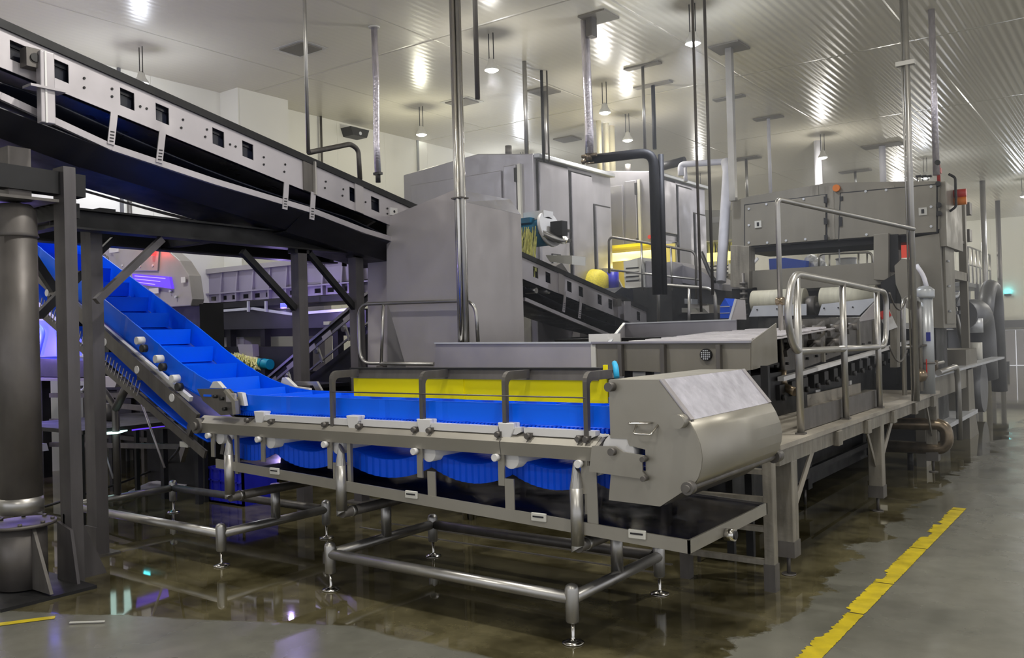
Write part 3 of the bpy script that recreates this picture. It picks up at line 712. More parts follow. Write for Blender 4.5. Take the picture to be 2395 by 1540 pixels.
# base frames with adjustable feet
def base(xa,xb_,fine=True):
    MB().cyl((xa,3.70,.225),(xb_,3.70,.225),.032,n=20).build('base_pipe', PIPE, cv)
    MB().cyl((xa,4.66,.225),(xb_,4.66,.225),.032,n=20).build('base_pipe', MIDST, cv)
    MB().cyl((xa,3.70,.225),(xa,4.66,.225),.032,n=20).build('base_pipe', PIPE, cv)
    MB().cyl((xb_,3.70,.225),(xb_,4.66,.225),.032,n=20).build('base_pipe', PIPE, cv)
    for x_ in (xa,xb_):
        for y_ in (3.70,4.66):
            f=MB().lathe([(.030,.105),(.034,.112),(.036,.27),(.030,.288),(.016,.297),(.0005,.30)],(x_,y_,0),20).build('corner_leg', PIPE, cv)
            MB().lathe([(.0005,.0),(.055,.0),(.055,.006),(.03,.014),(.012,.018),(.0085,.03),(.0085,.11)],(x_,y_,0.001),20).build('levelling_foot', POLISH, f)
base(-4.145,-2.375); base(-7.33,-5.255)
MB().cyl((-6.1,4.66,.6),(-6.1,4.66,.9),.03).build('rear_leg', MIDST, cv)
# incline frame: side bars, rollers, supports
def inc(x, dz): return (x, belt_z(x)+dz)
a=U(470,985,y=3.70); b_=U(222,742,y=3.70)
MB().bar((a.x-.02,3.68,a.z-.0),(b_.x-1.4,3.68,b_.z+1.4*SL),.03,.11).build('incline_side_bar', MIDST, cv)
MB().bar((a.x-.02,4.35,a.z-.0),(b_.x-1.4,4.35,b_.z+1.4*SL),.03,.11).build('incline_side_bar', MIDST, cv)
MB().cyl((a.x+.02,3.64,a.z-.03),(a.x+.02,3.70,a.z-.03),.055,n=20).cyl((a.x+.02,3.62,a.z-.03),(a.x+.02,3.65,a.z-.03),.03).build('pivot_bearing', MIDST, cv)
x_=-5.55
MB().bar((-5.6,3.72,belt_z(-5.6)-.05),(xe,3.72,belt_z(xe)-.05),.03,.035).build('incline_wear_rail', WHITE, cv)
MB().bar((-5.6,4.32,belt_z(-5.6)-.05),(xe,4.32,belt_z(xe)-.05),.03,.035).build('incline_wear_rail', WHITE, cv)
for k in range(8):
    x_=-5.75-.45*k; MB().cyl((x_,3.66,belt_z(x_)-.09),(x_,3.74,belt_z(x_)-.09),.03,n=14).build('incline_roller', WHITE, cv)
    MB().box((x_-.03,3.68,belt_z(x_)-.17),(x_+.03,3.72,belt_z(x_)-.06)).build('roller_bracket', BLACKP, cv)
# dark blue return of the incline and drive cover mesh below it
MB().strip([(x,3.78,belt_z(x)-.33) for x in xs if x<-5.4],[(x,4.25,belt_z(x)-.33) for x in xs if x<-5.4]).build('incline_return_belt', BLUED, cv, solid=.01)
MB().bar((-5.5,3.76,belt_z(-5.5)-.42),(xe,3.76,belt_z(xe)-.42),.02,.06).build('incline_lower_bar', MIDST, cv)
MB().bar((-5.5,4.29,belt_z(-5.5)-.42),(xe,4.29,belt_z(xe)-.42),.02,.06).build('incline_lower_bar', MIDST, cv)
# perforated guard seen under the incline
mb=MB()
for k in range(34):
    x_=-6.2-.045*k; z_=belt_z(x_)-.23
    mb.bar((x_,3.69,z_+.04),(x_-.05,3.69,z_-.06),.006,.008)
mb.build('guard_mesh', PLATEST, cv)
# transfer guide housing and white guides at the bend
t1=MB().prism([(U(px,py,y=3.7).x,U(px,py,y=3.7).z) for px,py in ((464,910),(540,910),(561,935),(563,968),(520,972),(478,938))],'y',3.688,3.70).build('guide_housing', MIDST, cv)
c=U(540,932,y=3.68); MB().box((c.x-.05,3.672,c.z-.03),(c.x+.06,3.69,c.z+.035)).build('housing_window', PLATEST, t1, bevel=.008)
c=U(484,926,y=3.68); MB().box((c.x-.045,3.682,c.z-.007),(c.x+.04,3.69,c.z+.007)).build('housing_slot', BLUE, t1)
for px,py in ((505,928),(520,933),(527,957)):
    c=U(px,py,y=3.68); MB().cyl((c.x,3.66,c.z),(c.x,3.69,c.z),.012,n=10).build('housing_bolt', DARKST, t1)
MB().prism([(U(px,py,y=3.7).x,U(px,py,y=3.7).z) for px,py in ((538,910),(561,937),(563,968),(556,970),(553,940),(534,915))],'y',3.66,3.70).build('housing_edge', STEELW, t1)
def whiteguide(pts,y,nm='curved_guide'):
    MB().prism([(U(px,py,y=y).x,U(px,py,y=y).z) for px,py in pts],'y',y,y+.03).build(nm, WHITE, cv)
whiteguide(((490,908),(498,893),(508,893),(522,909)),3.75)
whiteguide(((654,905),(660,884),(668,884),(690,905),(722,909),(722,916),(690,918)),4.31)
whiteguide(((555,918),(566,920),(572,950),(558,948)),3.72)
MB().prism([(U(px,py,y=4.40).x,U(px,py,y=4.40).z) for px,py in ((690,893),(740,893),(752,914),(738,914),(732,902),(690,902))],'y',4.40,4.42).build('rear_guide_plate', PIPE, cv)
MB().box((-5.2,4.31,1.05),(-1.9,4.34,1.16)).build('rear_side_rail', WHITE, cv)
for px,py in ((412,886),(374,840),(330,797)):
    c=U(px,py,y=3.7); MB().cyl((c.x,3.66,c.z),(c.x,3.72,c.z),.03,n=14).build('guide_knob', WHITE, cv)
    MB().cyl((c.x+.05,3.67,c.z-.06),(c.x+.05,3.71,c.z-.06),.03,n=12).build('knob_clamp', BLACKP, cv)
# incline supports: bent post and struts
p=U(275,1150,x=-7.33)
MB().tube([(-7.33,p.y,.25),(-7.33,p.y,1.02),(-7.75,p.y,1.33)],.036,n=4).build('bent_post', MIDST, cv)
MB().tube([(-7.33,p.y,1.0),(-7.1,p.y,1.25)],.036,n=12).build('post_branch', MIDST, cv)
for px0,py0,px1,py1,y in ((218,975,265,1120,4.4),(330,940,385,1095,4.4)):
    MB().cyl(T(U(px0,py0,y=y)),T(U(px1,py1,y=y)),.010,n=8).build('gas_strut', PLATEST, cv)
    mid=(U(px0,py0,y=y)+U(px1,py1,y=y))/2; e=U(px1,py1,y=y)
    MB().cyl(T(U(px0,py0,y=y)),T(U(px0,py0,y=y)+Vector((.0,0,.05))),.022,n=8).build('strut_end', WHITE, cv)
q=U(436,1040,y=3.9); MB().bar(T(U(450,990,y=3.75)),T(U(425,1070,y=3.9)),.03,.09).build('pivot_arm', MIDST, cv)
c=U(432,1040,y=3.8); MB().box((c.x-.05,3.79,c.z-.02),(c.x+.05,3.81,c.z+.02)).build('white_latch', OFFW, cv)
MB().bar((-5.35,3.8,.82),(-5.5,4.4,.66),.03,.12).build('lower_cover', MIDST, cv)
# ================================================================ round column under the black conveyor
cc = U(58,1385,z=0); cx_,cy_ = -5.875,2.66
t = thing('round_column','thick mottled round steel column with flange at the far left','column',(cx_,cy_,0))
R_=.125
MB().cyl((cx_,cy_,.52),(cx_,cy_,2.44),R_,n=40).build('shaft', COLUMN, t)
MB().cyl((cx_,cy_,.03),(cx_,cy_,.42),R_+.02,n=40).build('lower_sleeve', COLUMN, t)
MB().lathe([(R_,.5),(R_+.008,.56),(R_,.6)],(cx_,cy_,0),40).build('weld_band', PIPE, t)
MB().cyl((cx_,cy_,.42),(cx_,cy_,.44),R_+.075,n=40).build('flange', COLUMN, t)
MB().lathe([(R_,2.26),(R_+.012,2.27),(R_+.004,2.29),(R_,2.44),(R_-.03,2.475),(.02,2.49)],(cx_,cy_,0),40).build('domed_cap', COLUMN, t)
for k in range(8):
    a=k*math.pi/4+.3; MB().cyl((cx_+(R_+.05)*math.cos(a),cy_+(R_+.05)*math.sin(a),.44),(cx_+(R_+.05)*math.cos(a),cy_+(R_+.05)*math.sin(a),.455),.014,n=6).build('flange_bolt', MIDST, t)
MB().cbox((cx_,cy_,2.50),(.38,.38,.018)).build('top_plate', MIDST, t)
MB().cbox((cx_-.02,cy_,2.67),(.20,.14,.33)).build('stub', COLUMN, t)
MB().box((cx_-.35,cy_-.3,.0),(cx_+.38,cy_+.28,.02)).build('base_plate', DARKST, t)
MB().prism([(cx_+R_+.01,.03),(cx_+.37,.03),(cx_+R_+.03,.42)],'y',cy_-.01,cy_+.01).build('gusset', MIDST, t)

# ================================================================ black conveyor rising to the upper left
XN, XFR = -5.7, -6.7
def zt_(y): return 4.099-.2011*y
Y0,Y1=1.0,12.5
bc = thing('incline_conveyor','long black belt conveyor with windowed pale side plates rising to the top left','conveyor',(-5.9,6,0))
def seg(a,b,zo0,zo1,x0,x1,nm,m,par=bc):
    return MB().prism([(a,zt_(a)+zo0),(b,zt_(b)+zo0),(b,zt_(b)+zo1),(a,zt_(a)+zo1)],'x',x0,x1).build(nm,m,par)
for xn,s_ in ((XN,1),(XFR,-1)):
    seg(Y0,Y1,-.055,0,xn-.03*s_,xn+.022*s_,'top_flange',DARKST)
wins=[(43,120),(141,162),(297,228),(379,262),(510,320),(579,349),(720,0),(827,454),(877,476),(1252,632),(1281,642),(1331,665),(1358,675),(1402,693),(1427,703),(1493,730)]
wy=sorted([U(px,py,x=XN).y for px,py in wins if py])+[]
wy=[U(px,py,x=XN).y for px,py in wins if py]
wy=[-0+y for y in wy]
HW=.052
zo_t,zo_b=-.102,-.225
mb=MB()
edges=[Y0]+[v for y in wy for v in (y-HW,y+HW)]+[Y1]
def sg(mb,a,b,zo0,zo1,x0=XN-.004,x1=XN+.004):
    mb.prism([(a,zt_(a)+zo0),(b,zt_(b)+zo0),(b,zt_(b)+zo1),(a,zt_(a)+zo1)],'x',x0,x1)
ZP0=-.055; ZP1=-.300
sg(mb,Y0,Y1,zo_t,ZP0); sg(mb,Y0,Y1,ZP1,zo_b)
for a,b in zip(edges[0::2],edges[1::2]): sg(mb,a,b,zo_b,zo_t)
mb.build('side_plate',PLATEST,bc)
mb=MB(); sg(mb,Y0,Y1,ZP1,ZP0,XFR-.004,XFR+.004); mb.build('side_plate',MIDST,bc)
seg(Y0,Y1,-.13,-.10,XFR+.03,XN-.03,'belt',BELTBLK)
seg(Y0,Y1,-.299,-.06,XN-.05,XN-.04,'added_dark_liner',BELTBLK)  # added black sheet that keeps the side windows dark
# bolt pairs
mb=MB()
for i,(px,py) in enumerate([(197,183),(197,205),(262,208),(262,226),(328,249),(343,254),(428,280),(424,299),(484,303),(480,320),(538,338),(551,343),(617,368),(617,385),(667,385),(665,402),(762,425),(760,440),(803,443),(801,458),(845,468),(855,473),(906,488),(906,500)]):
    c=U(px,py,x=XN+.006); mb.cyl((XN+.003,c.y,c.z),(XN+.010,c.y,c.z),.009,n=8)
o=mb.build('side_bolts',DARKST,bc); o['kind']='stuff'
# lower white rail, with the belt sagging behind it
def lowrail(xn,m):
    rl=[(0,225),(260,345),(500,425),(725,492),(850,540)]
    pts=[(U(a,b,x=XN).y,U(a,b,x=XN).z) for a,b in rl]
    pts=[(pts[0][0]-1.3,pts[0][1]+1.3*.19)]+pts+[(6.4,zt_(6.4)-.40)]
    for p,q in zip(pts,pts[1:]): MB().bar((xn,p[0],p[1]),(xn,q[0],q[1]),.03,.045).build('lower_rail',m,bc)
    return pts
lp=lowrail(XN,PLATEST); lowrail(XFR,MIDST)
rp=[(U(a,b,x=XN).y,U(a,b,x=XN).z) for a,b in ((1226,700),(1330,745),(1462,800),(1540,830))]
for p,q in zip(rp,rp[1:]): MB().bar((XN,p[0],p[1]),(XN,q[0],q[1]),.03,.04).build('lower_rail',PLATEST,bc)
# belt return, hanging in shallow curves
L_=[];R2=[]
y=Y0
while y<Y1:
    z=zt_(y)-.36-.06*abs(math.sin(y*1.15))
    L_.append((XN-.06,y,z)); R2.append((XFR+.06,y,z)); y+=.12
MB().strip(L_,R2).build('return_belt',BELTBLK,bc,solid=.012)
# underside pan plates: flat sheets between the lower rails, the middle one mesh
pp=[lp[0],lp[2],lp[4]]
def zlr(y):
    if y<lp[0][0]: return lp[0][1]+(lp[0][0]-y)*.19
    for p,q in zip(lp,lp[1:]):
        if p[0]<=y<=q[0]: return p[1]+(q[1]-p[1])*(y-p[0])/(q[0]-p[0])
    return lp[-1][1]
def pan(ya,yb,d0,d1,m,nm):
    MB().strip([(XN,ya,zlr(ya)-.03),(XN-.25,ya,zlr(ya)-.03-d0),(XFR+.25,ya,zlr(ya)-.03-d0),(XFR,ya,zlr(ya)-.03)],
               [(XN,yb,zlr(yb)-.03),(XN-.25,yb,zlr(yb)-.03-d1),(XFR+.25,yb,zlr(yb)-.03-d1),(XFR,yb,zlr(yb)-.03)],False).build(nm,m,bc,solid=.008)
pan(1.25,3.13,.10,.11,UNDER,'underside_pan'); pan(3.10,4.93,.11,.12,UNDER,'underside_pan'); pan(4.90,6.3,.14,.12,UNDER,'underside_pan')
mb=MB()
for k in range(60):
    y=2.0+k*.045; mb.bar((XFR+.28,y,zlr(y)-.165),(XFR-.02,y,zlr(y)-.07),.008,.006)
for j in range(6):
    x=XFR+.28-j*.055; 
    for k in range(12): 
        y=2.0+k*.225; mb.bar((x,y,zlr(y)-.165+j*.0175),(x,y+.225,zlr(y+.225)-.165+j*.0175),.006,.006)
o=mb.build('mesh_guard',MIDST,bc); o['kind']='stuff'
# hanger brackets with slots
def bracket(px,pyt,pyb,w=.05):
    a=U(px,pyt,x=XN+.02); b=U(px-8 if px<500 else px-4,pyb,x=XN+.02)
    o=MB().bar(T(a),T(b),.008,w,up=(0,1,0)).build('hanger_bracket',PLATEST,bc)
    o['label']='pale slotted hanger bracket'
    for k in range(4):
        t=.60+.1*k; c=a+(b-a)*t
        MB().cbox((c.x+.004,c.y,c.z),(.006,.028,.008)).build('slot',GAP,o)
for a in ((267,265,338),(380,308,381),(670,428,490),(733,450,514)): bracket(*a)
for a in ((1322,683,730),(1359,700,745)): bracket(*a)
# far-side brackets seen dark under the pan
for px,py in ((118,378),(229,418),(513,512),(805,612)):
    c=U(px,py,x=XFR); MB().box((XFR-.004,c.y-.03,c.z-.05),(XFR+.004,c.y+.03,c.z+.1)).build('far_bracket',BLACKP,bc)
# big channel bracket at the left
a=U(107,122,x=XN+.10); b=U(103,288,x=XN+.10)
MB().box((XN+.06,a.y-.045,b.z),(XN+.12,a.y+.045,a.z)).build('channel_bracket',PLATEST,bc,bevel=.006)
MB().box((XN+.11,a.y-.02,b.z),(XN+.125,a.y-.008,a.z)).build('channel_rib',WHITE,bc)
c=U(107,206,x=XN+.12); MB().box((XN+.03,c.y-.10,c.z-.008),(XN+.14,c.y+.12,c.z+.008)).build('clamp_bar',PLATEST,bc)
c=U(74,138,x=XN+.05); MB().box((XN+.005,c.y-.05,c.z-.06),(XN+.09,c.y+.05,c.z+.06)).build('bearing_block',MIDST,bc)
MB().cyl((XN+.09,c.y,c.z),(XN+.10,c.y,c.z),.028,n=16).build('bearing_cap',BLACKP,bc)
# splice plates
for px,py in ((718,400),(838,460),(1310,650),(1468,715)):
    c=U(px,py,x=XN); seg(c.y-.05,c.y+.05,-.30,-.05,XN+.004,XN+.016,'splice_plate',MIDST if px==718 else SATIN)
c=U(718,400,x=XN); seg(c.y+.05,c.y+.065,-.31,-.03,XN+.01,XN+.045,'splice_rib',STEEL)
# shaft ends seen below on the right
for px,py in ((1279,681),(1391,720),(1250,680)):
    c=U(px,py,x=XN-.08); MB().cyl((XN-.2,c.y,c.z),(XN-.05,c.y,c.z),.035,n=14).build('roller_end',PIPE,bc)
c=U(1446,708,x=XN+.06); MB().box((XN+.0,c.y-.05,c.z-.05),(XN+.08,c.y+.05,c.z+.05)).build('drive_block',MIDST,bc)
a=U(1467,705,x=XN+.1);b=U(1467,750,x=XN+.1); MB().box((XN+.09,a.y-.08,b.z),(XN+.11,a.y+.08,a.z)).build('channel_bracket',PLATEST,bc)
c=U(922,495,x=XN+.02); MB().box((XN+.004,c.y-.045,c.z-.035),(XN+.02,c.y+.045,c.z+.035)).build('white_tag',WHITE,bc)
MB().cyl((XN+.02,c.y,c.z),(XN+.024,c.y,c.z),.012,n=10).build('tag_hole',GAP,bc)
# dark hood over the right end of the conveyor
hp=[(1370,665),(1385,640),(1405,642),(1440,672),(1530,680),(1560,745),(1500,705)]
MB().prism([(U(a,b,x=-5.9).y,U(a,b,x=-5.9).z) for a,b in [(1432,690),(1455,672),(1540,690),(1570,750)]],'x',-6.6,-5.9).build('end_hood',BELTBLK,bc)
MB().prism([(U(a,b,x=-5.9).y,U(a,b,x=-5.9).z) for a,b in [(1310,632),(1345,612),(1378,662)]],'x',-6.6,-6.1).build('transfer_chute',MIDST,bc)

# ================================================================ dark steel frame carrying the conveyors
XP=-6.12
fr = thing('support_frame','dark painted steel portal frame with braces standing astride the blue incline','frame',(XP,4,0))
def ibeam(mb,p,q,w,h,tf=.014):
    p,q=Vector(p),Vector(q)
    mb.bar(p+Vector((0,0,h/2-tf/2)),q+Vector((0,0,h/2-tf/2)),w,tf); mb.bar(p-Vector((0,0,h/2-tf/2)),q-Vector((0,0,h/2-tf/2)),w,tf); mb.bar(p,q,.012,h-2*tf)
def ipost(mb,x,y,z0,z1,w=.10,tf=.012):
    mb.box((x-w/2,y-w/2,z0),(x+w/2,y-w/2+tf,z1)); mb.box((x-w/2,y+w/2-tf,z0),(x+w/2,y+w/2,z1)); mb.box((x-.006,y-w/2,z0),(x+.006,y+w/2,z1))
zb0=U(165,487,x=XP).z
mb=MB(); ibeam(mb,(XP,3.0,zb0-.075),(XP,6.35,zb0-.10),.14,.15); mb.build('long_beam',DARKST,fr)
mb=MB(); ibeam(mb,(-6.95,3.0,zb0-.075),(-6.95,6.35,zb0-.10),.14,.15); mb.build('long_beam',DARKST,fr)
for y in (3.1,4.4,6.25):
    mb=MB(); mb.bar((-6.95,y,zb0-.08),(XP,y,zb0-.08),.09,.12); mb.build('cross_beam',DARKST,fr)
# post A in front, post B
ax,ay=-5.82,2.93; zA=U(145,437,x=ax).z
pa0=U(136,800,y=2.91).x; pa1=U(161,800,y=2.91).x
MB().box((pa0,ay-.03,.0),(pa1,ay+.05,zA+.12)).build('front_post',FRAMEST,fr)
MB().prism([(ay-.03,.0),(ay+.25,.0),(ay+.06,.45),(ay-.03,.45)],'x',ax-.01,ax+.01).build('post_gusset',FRAMEST,fr)
MB().prism([(pa0-.02,.0),(pa1+.10,.0),(pa1+.02,.36),(pa0-.01,.40)],'y',ay-.05,ay-.03).build('post_shoe',FRAMEST,fr)
MB().box((pa0-.035,ay+.0,.0),(pa0,ay+.05,zA)).build('strut_rail',BLACKP,fr)
mb=MB()
for k in range(46): mb.cyl((pa0-.018,ay-.006,.3+k*.045),(pa0-.018,ay+.002,.3+k*.045),.008,n=6)
o=mb.build('rail_holes',MIDST,fr); o['kind']='stuff'
bx_,by_=-6.42,3.42; zB=U(200,515,x=bx_).z
pb0=U(194,800,y=3.38).x; pb1=U(217,800,y=3.38).x
MB().box((pb0,by_-.04,.0),(pb1,by_+.05,zB+.02)).build('rear_post',FRAMEST,fr)
MB().box((pb0-.01,by_-.055,.0),(pb1+.012,by_-.04,.22)).build('post_shoe',FRAMEST,fr)
MB().box((pb0-.035,by_-.0,.0),(pb0,by_+.04,zB)).build('strut_rail',BLACKP,fr)
MB().box((bx_-.14,by_-.16,.0),(bx_+.16,by_+.12,.015)).build('post_foot_plate',MIDST,fr)
MB().bar((bx_,by_,zB+.03),(XP,by_,zB+.03),.12,.05).build('post_cap',DARKST,fr)
# upper short beam on post A with grating
zc=U(165,432,x=ax).z
MB().bar((ax,ay-.5,zc),(ax,ay+.14,zc-.01),.11,.15).build('upper_beam',DARKST,fr)
mb=MB()
for k in range(10): mb.bar((ax-.8,ay-.35+k*.05,zc-.11),(ax-.06,ay-.35+k*.05,zc-.11),.008,.02)
for k in range(9): mb.bar((ax-.75+k*.085,ay-.37,zc-.11),(ax-.75+k*.085,ay+.12,zc-.11),.006,.02)
o=mb.build('walkway_grating',DARKST,fr); o['kind']='stuff'
MB().bar((ax-.85,ay-.35,zc-.02),(ax-.85,ay+.14,zc-.02),.06,.14).build('upper_beam',DARKST,fr)
# arm from post A to the long beam
MB().bar((pa0+.03,ay+.09,zb0-.06),(XP-.9,ay+.09,zb0-.06),.08,.10).build('cross_beam',DARKST,fr)
for px in (700,833):
    q=U(px,650,x=XP)
    MB().box((XP-.05,q.y-.05,.0),(XP+.05,q.y+.05,zb0-.16)).build('frame_post',FRAMEST,fr)
    MB().box((XP-.12,q.y-.12,.0),(XP+.12,q.y+.12,.015)).build('post_foot_plate',MIDST,fr)
    MB().box((XP-.05,q.y-.08,zb0-.2),(XP+.05,q.y+.08,zb0-.15)).build('post_head',DARKST,fr)
def brace(p0,p1,x,w=.05,m=DARKST): return MB().bar(T(U(*p0,x=x)),T(U(*p1,x=x)),w,w).build('brace',m,fr)
brace((225,705),(378,560),XP+.02,.05,FRAMEST)
brace((212,612),(265,560),XP-.3,.04)
brace((566,588),(690,722),XP); brace((722,592),(830,722),XP)
brace((90,740),(190,640),-6.9,.06)
brace((75,600),(128,680),-6.9,.06)

# ================================================================ stainless discharge hopper
YH=5.92
hp_=thing('discharge_hopper','tall smooth steel hopper box with sloped roof where the black conveyor passes through','hopper',(-5.4,6.5,0))
f=[U(a,b,y=YH) for a,b in ((905,510),(1066,444),(1087,473),(1087,866),(952,866),(905,700))]
XH=f[2].x
MB().prism([(p.x,p.z) for p in f],'y',YH-.004,YH+.004).build('front_panel',SATIN,hp_)
yb2=U(1220,600,x=XH).y
d1=U(1087,473,x=XH);d2=U(1220,503,x=XH)
MB().prism([(YH,d1.z),(yb2,d2.z),(yb2,U(1224,860,x=XH).z),(YH,f[3].z)],'x',XH-.004,XH+.004).build('side_panel',SATIN,hp_)
rA=f[1]; rB=U(1193,467,x=XH-.22)
MB().strip([(XH,YH,d1.z),(XH,yb2,d2.z)],[T(rA),T(rB)],False).build('sloped_roof',CABIN,hp_,solid=.006)
# roof going back-left
MB().strip([T(rA),T(f[0])],[(rB.x,rB.y,rB.z),(f[0].x,yb2,f[0].z-.03)],False).build('rear_roof',SATIN,hp_,solid=.006)
MB().box((XH-.5,yb2-.01,1.2),(XH,yb2,2.0)).build('back_panel',SATIN,hp_)
MB().prism([(U(a,b,y=YH+.2).x,U(a,b,y=YH+.2).z) for a,b in ((860,570),(906,556),(906,866),(860,866))],'y',YH+.2,YH+.65).build('lower_duct',SATIN,hp_)
MB().box((f[4].x-.35,YH+.1,0),(XH-.05,yb2-.05,f[3].z-.1)).build('lower_body',DARKST,hp_)
MB().bar(T(U(880,535,y=YH+.1)),T(U(905,520,y=YH+.1)),.3,.02).build('inlet_lip',MIDST,hp_)

# guard rail in front of the hopper
yr=5.83
g=lambda a,b:T(U(a,b,y=yr))
t=thing('guard_rail','short bent pipe guard rail in front of the hopper box','railing',g(893,860))
MB().tube([g(1015,852),g(842,850),g(838,712),g(1112,703),g(1118,800)],.016,n=12,fillet=.14).build('rail_loop',PIPE,t)
MB().tube([g(897,708),g(891,862)],.015).build('post',PIPE,t)
c=U(893,858,y=yr); MB().box((c.x-.04,yr-.03,c.z-.05),(c.x+.04,yr+.03,c.z+.01)).build('post_socket',MIDST,t)
MB().box((c.x-.3,yr-.02,0.4),(c.x-.22,yr+.05,c.z-.02)).box((c.x-.32,yr-.03,c.z-.05),(XH+.6,yr+.06,c.z-.02)).build('deck_edge',DARKST,t)

# ================================================================ vibrating tray in the middle
YT=5.66
vt=thing('vibrating_tray','wide stainless vibrating tray with white slats and ribbed front below the sorter','tray',(-3.2,6.5,0))
def P2(l,y=YT): return [(U(a,b,y=y).x,U(a,b,y=y).z) for a,b in l]
MB().prism(P2(((1020,803),(1386,803),(1386,863),(1017,861))),'y',YT-.006,YT+.006).build('left_apron',PLATEST,vt)
MB().bar(T(U(1020,803,y=YT)),T(U(1386,802,y=YT)),.05,.012).build('apron_lip',ALU,vt)
MB().prism(P2(((1386,802),(1756,800),(1756,866),(1690,877),(1386,864))),'y',YT-.006,YT+.006).build('front_panel',SORTER,vt)
xr=U(1756,800,y=YT).x
ye=U(1815,775,x=xr).y
MB().prism([(YT,U(1756,800,x=xr).z),(ye,U(1815,774,x=xr).z),(ye,U(1818,848,x=xr).z),(YT,U(1756,866,x=xr).z)],'x',xr-.006,xr+.006).build('side_panel',SORTER,vt)
MB().bar(T(U(1386,802,y=YT-.01)),T(U(1756,800,y=YT-.01)),.05,.014).build('front_lip',CABIN,vt)
# right flap: rises from the front corner to the back
zf=U(1600,800,y=YT).z
yk=7.6
xs0=U(1424,800,y=YT).x; 
MB().strip([(xs0,YT+.02,zf-.02),(xr,YT+.02,zf-.02)],[(xs0,yk,1.535),(xr,yk,1.535)],False).build('tray_floor',SATIN,vt,solid=.006)
ns=9
for k in range(ns):
    y=YT+.12+k*.2; z=zf-.005+(1.55-zf)*(y-YT)/(yk-YT)
    x0=xs0+.10+.035*k
    MB().prism([(y,z),(y+.11,z+.004),(y+.11,z+.016),(y,z+.014)],'x',x0,xr-.04).build('white_slat',SLAT,vt)
bl=U(1460,757,y=yk); br=U(1722,746,y=yk)
MB().box((bl.x,yk,1.45),(br.x,yk+.01,bl.z)).build('back_board',CABIN,vt)
MB().bar((bl.x,yk,bl.z),(br.x,yk,bl.z),.03,.012).build('back_board_lip',ALU,vt)
MB().strip([(xs0,YT,zf),(xs0,YT,zf-.03)],[(bl.x,yk,bl.z),(bl.x,yk,bl.z-.15)],False).build('left_board',SATIN,vt,solid=.012)
MB().bar((xs0,YT,zf),(bl.x,yk,bl.z),.025,.014).build('left_board_lip',ALU,vt)
MB().strip([T(U(1756,801,x=xr)),T(U(1815,775,x=xr))],[T(U(1756,799,x=xr)),T(U(1815,756,x=xr))],False).build('right_flap',SORTER,vt,solid=.008)
w=[U(a,b,y=yk-.1) for a,b in ((1708,748),(1722,700),(1742,702),(1745,748))]
MB().prism([(p.x,p.z) for p in w],'y',yk-.1,yk-.09).build('corner_wing',SATIN,vt)
MB().bar((w[0].x,yk-.105,w[0].z),(w[1].x,yk-.105,w[1].z),.02,.02).build('wing_edge',ALU,vt)
for px in (1457,1556,1686):
    c=U(px,840,y=YT); c2=U(px,880,y=YT); c3=U(px,803,y=YT)
    MB().box((c.x-.015,YT-.05,c2.z),(c.x+.015,YT-.006,c3.z-.01)).build('front_rib',MIDST,vt)
c=U(1391,840,y=YT); MB().box((c.x-.02,YT-.02,U(1390,864,y=YT).z),(c.x+.02,YT-.006,zf-.008)).build('corner_strip',OFFW,vt)
c=U(1654,830,y=YT); MB().cyl((c.x,YT-.03,c.z),(c.x,YT-.006,c.z),.042,n=18).build('vent_disc',DARKST,vt)
mb=MB()
for i in range(-2,3):
    for j in range(-2,3):
        if i*i+j*j<6: mb.cyl((c.x+i*.014,YT-.033,c.z+j*.014),(c.x+i*.014,YT-.03,c.z+j*.014),.005,n=6)
o=mb.build('vent_studs',ALU,vt); o['kind']='stuff'
c=U(1408,792,y=YT+.25); MB().box((c.x-.09,YT+.2,c.z-.06),(c.x+.08,YT+.4,c.z+.035)).build('white_box',WHITE,vt)
# stand under the tray, with an added dark box for the shaded depth
MB().box((-4.9,YT+.25,.25),(xr-.25,yk,1.20)).build('added_dark_fill',DARKST,vt)
for px in (1405,1470,1520,1610,1700,1745,1790):
    c=U(px,880,y=YT+.1); MB().box((c.x-.025,YT+.08,.0),(c.x+.025,YT+.12,1.30)).build('stand_leg',DARKST,vt)
MB().box((-4.9,YT+.06,.28),(xr-.1,YT+.12,.36)).build('stand_rail',DARKST,vt)

# ================================================================ sorter infeed conveyor flank
XI=-2.42
ic=thing('infeed_conveyor','ribbed steel infeed conveyor with clamp levers climbing into the sorter','conveyor',(XI,8,0))
def PX(l,x=XI): return [(U(a,b,x=x).y,U(a,b,x=x).z) for a,b in l]
MB().prism(PX(((1826,748),(2060,742),(2060,798),(2000,817),(1828,880))),'x',XI-.006,XI+.006).build('side_plate',MIDST,ic)
MB().box((XI-2.2,U(1826,748,x=XI).y,U(1826,748,x=XI).z-.35),(XI-.01,U(2060,742,x=XI).y,U(1826,748,x=XI).z-.12)).build('conveyor_body',DARKST,ic)
for px in (1868,1919,1970,2003,2040):
    a=U(px,748,x=XI); zlo=1.55+(U(px,0,x=XI).y*0)+0
    k=(px-1828)/(2060-1828); pb=880+(798-880)*k
    b_=U(px,pb,x=XI); MB().box((XI+.006,a.y-.02,b_.z+.0),(XI+.03,a.y+.02,a.z-.01)).build('plate_rib',SORTER,ic)
a=U(1826,887,x=XI+.05); b_=U(2132,798,x=XI+.05)
MB().bar(T(a),T(b_),.05,.035).build('white_edge_strip',WHITE,ic)
n=16
for k in range(n):
    t=k/n; c=a+(b_-a)*t
    MB().box((XI-.02,c.y,c.z-.17),(XI+.04,c.y+.12,c.z-.05)).cyl((XI+.04,c.y+.05,c.z-.15),(XI+.07,c.y+.05,c.z-.15),.025,n=10).build('carrier_roller',BLACKP,ic)
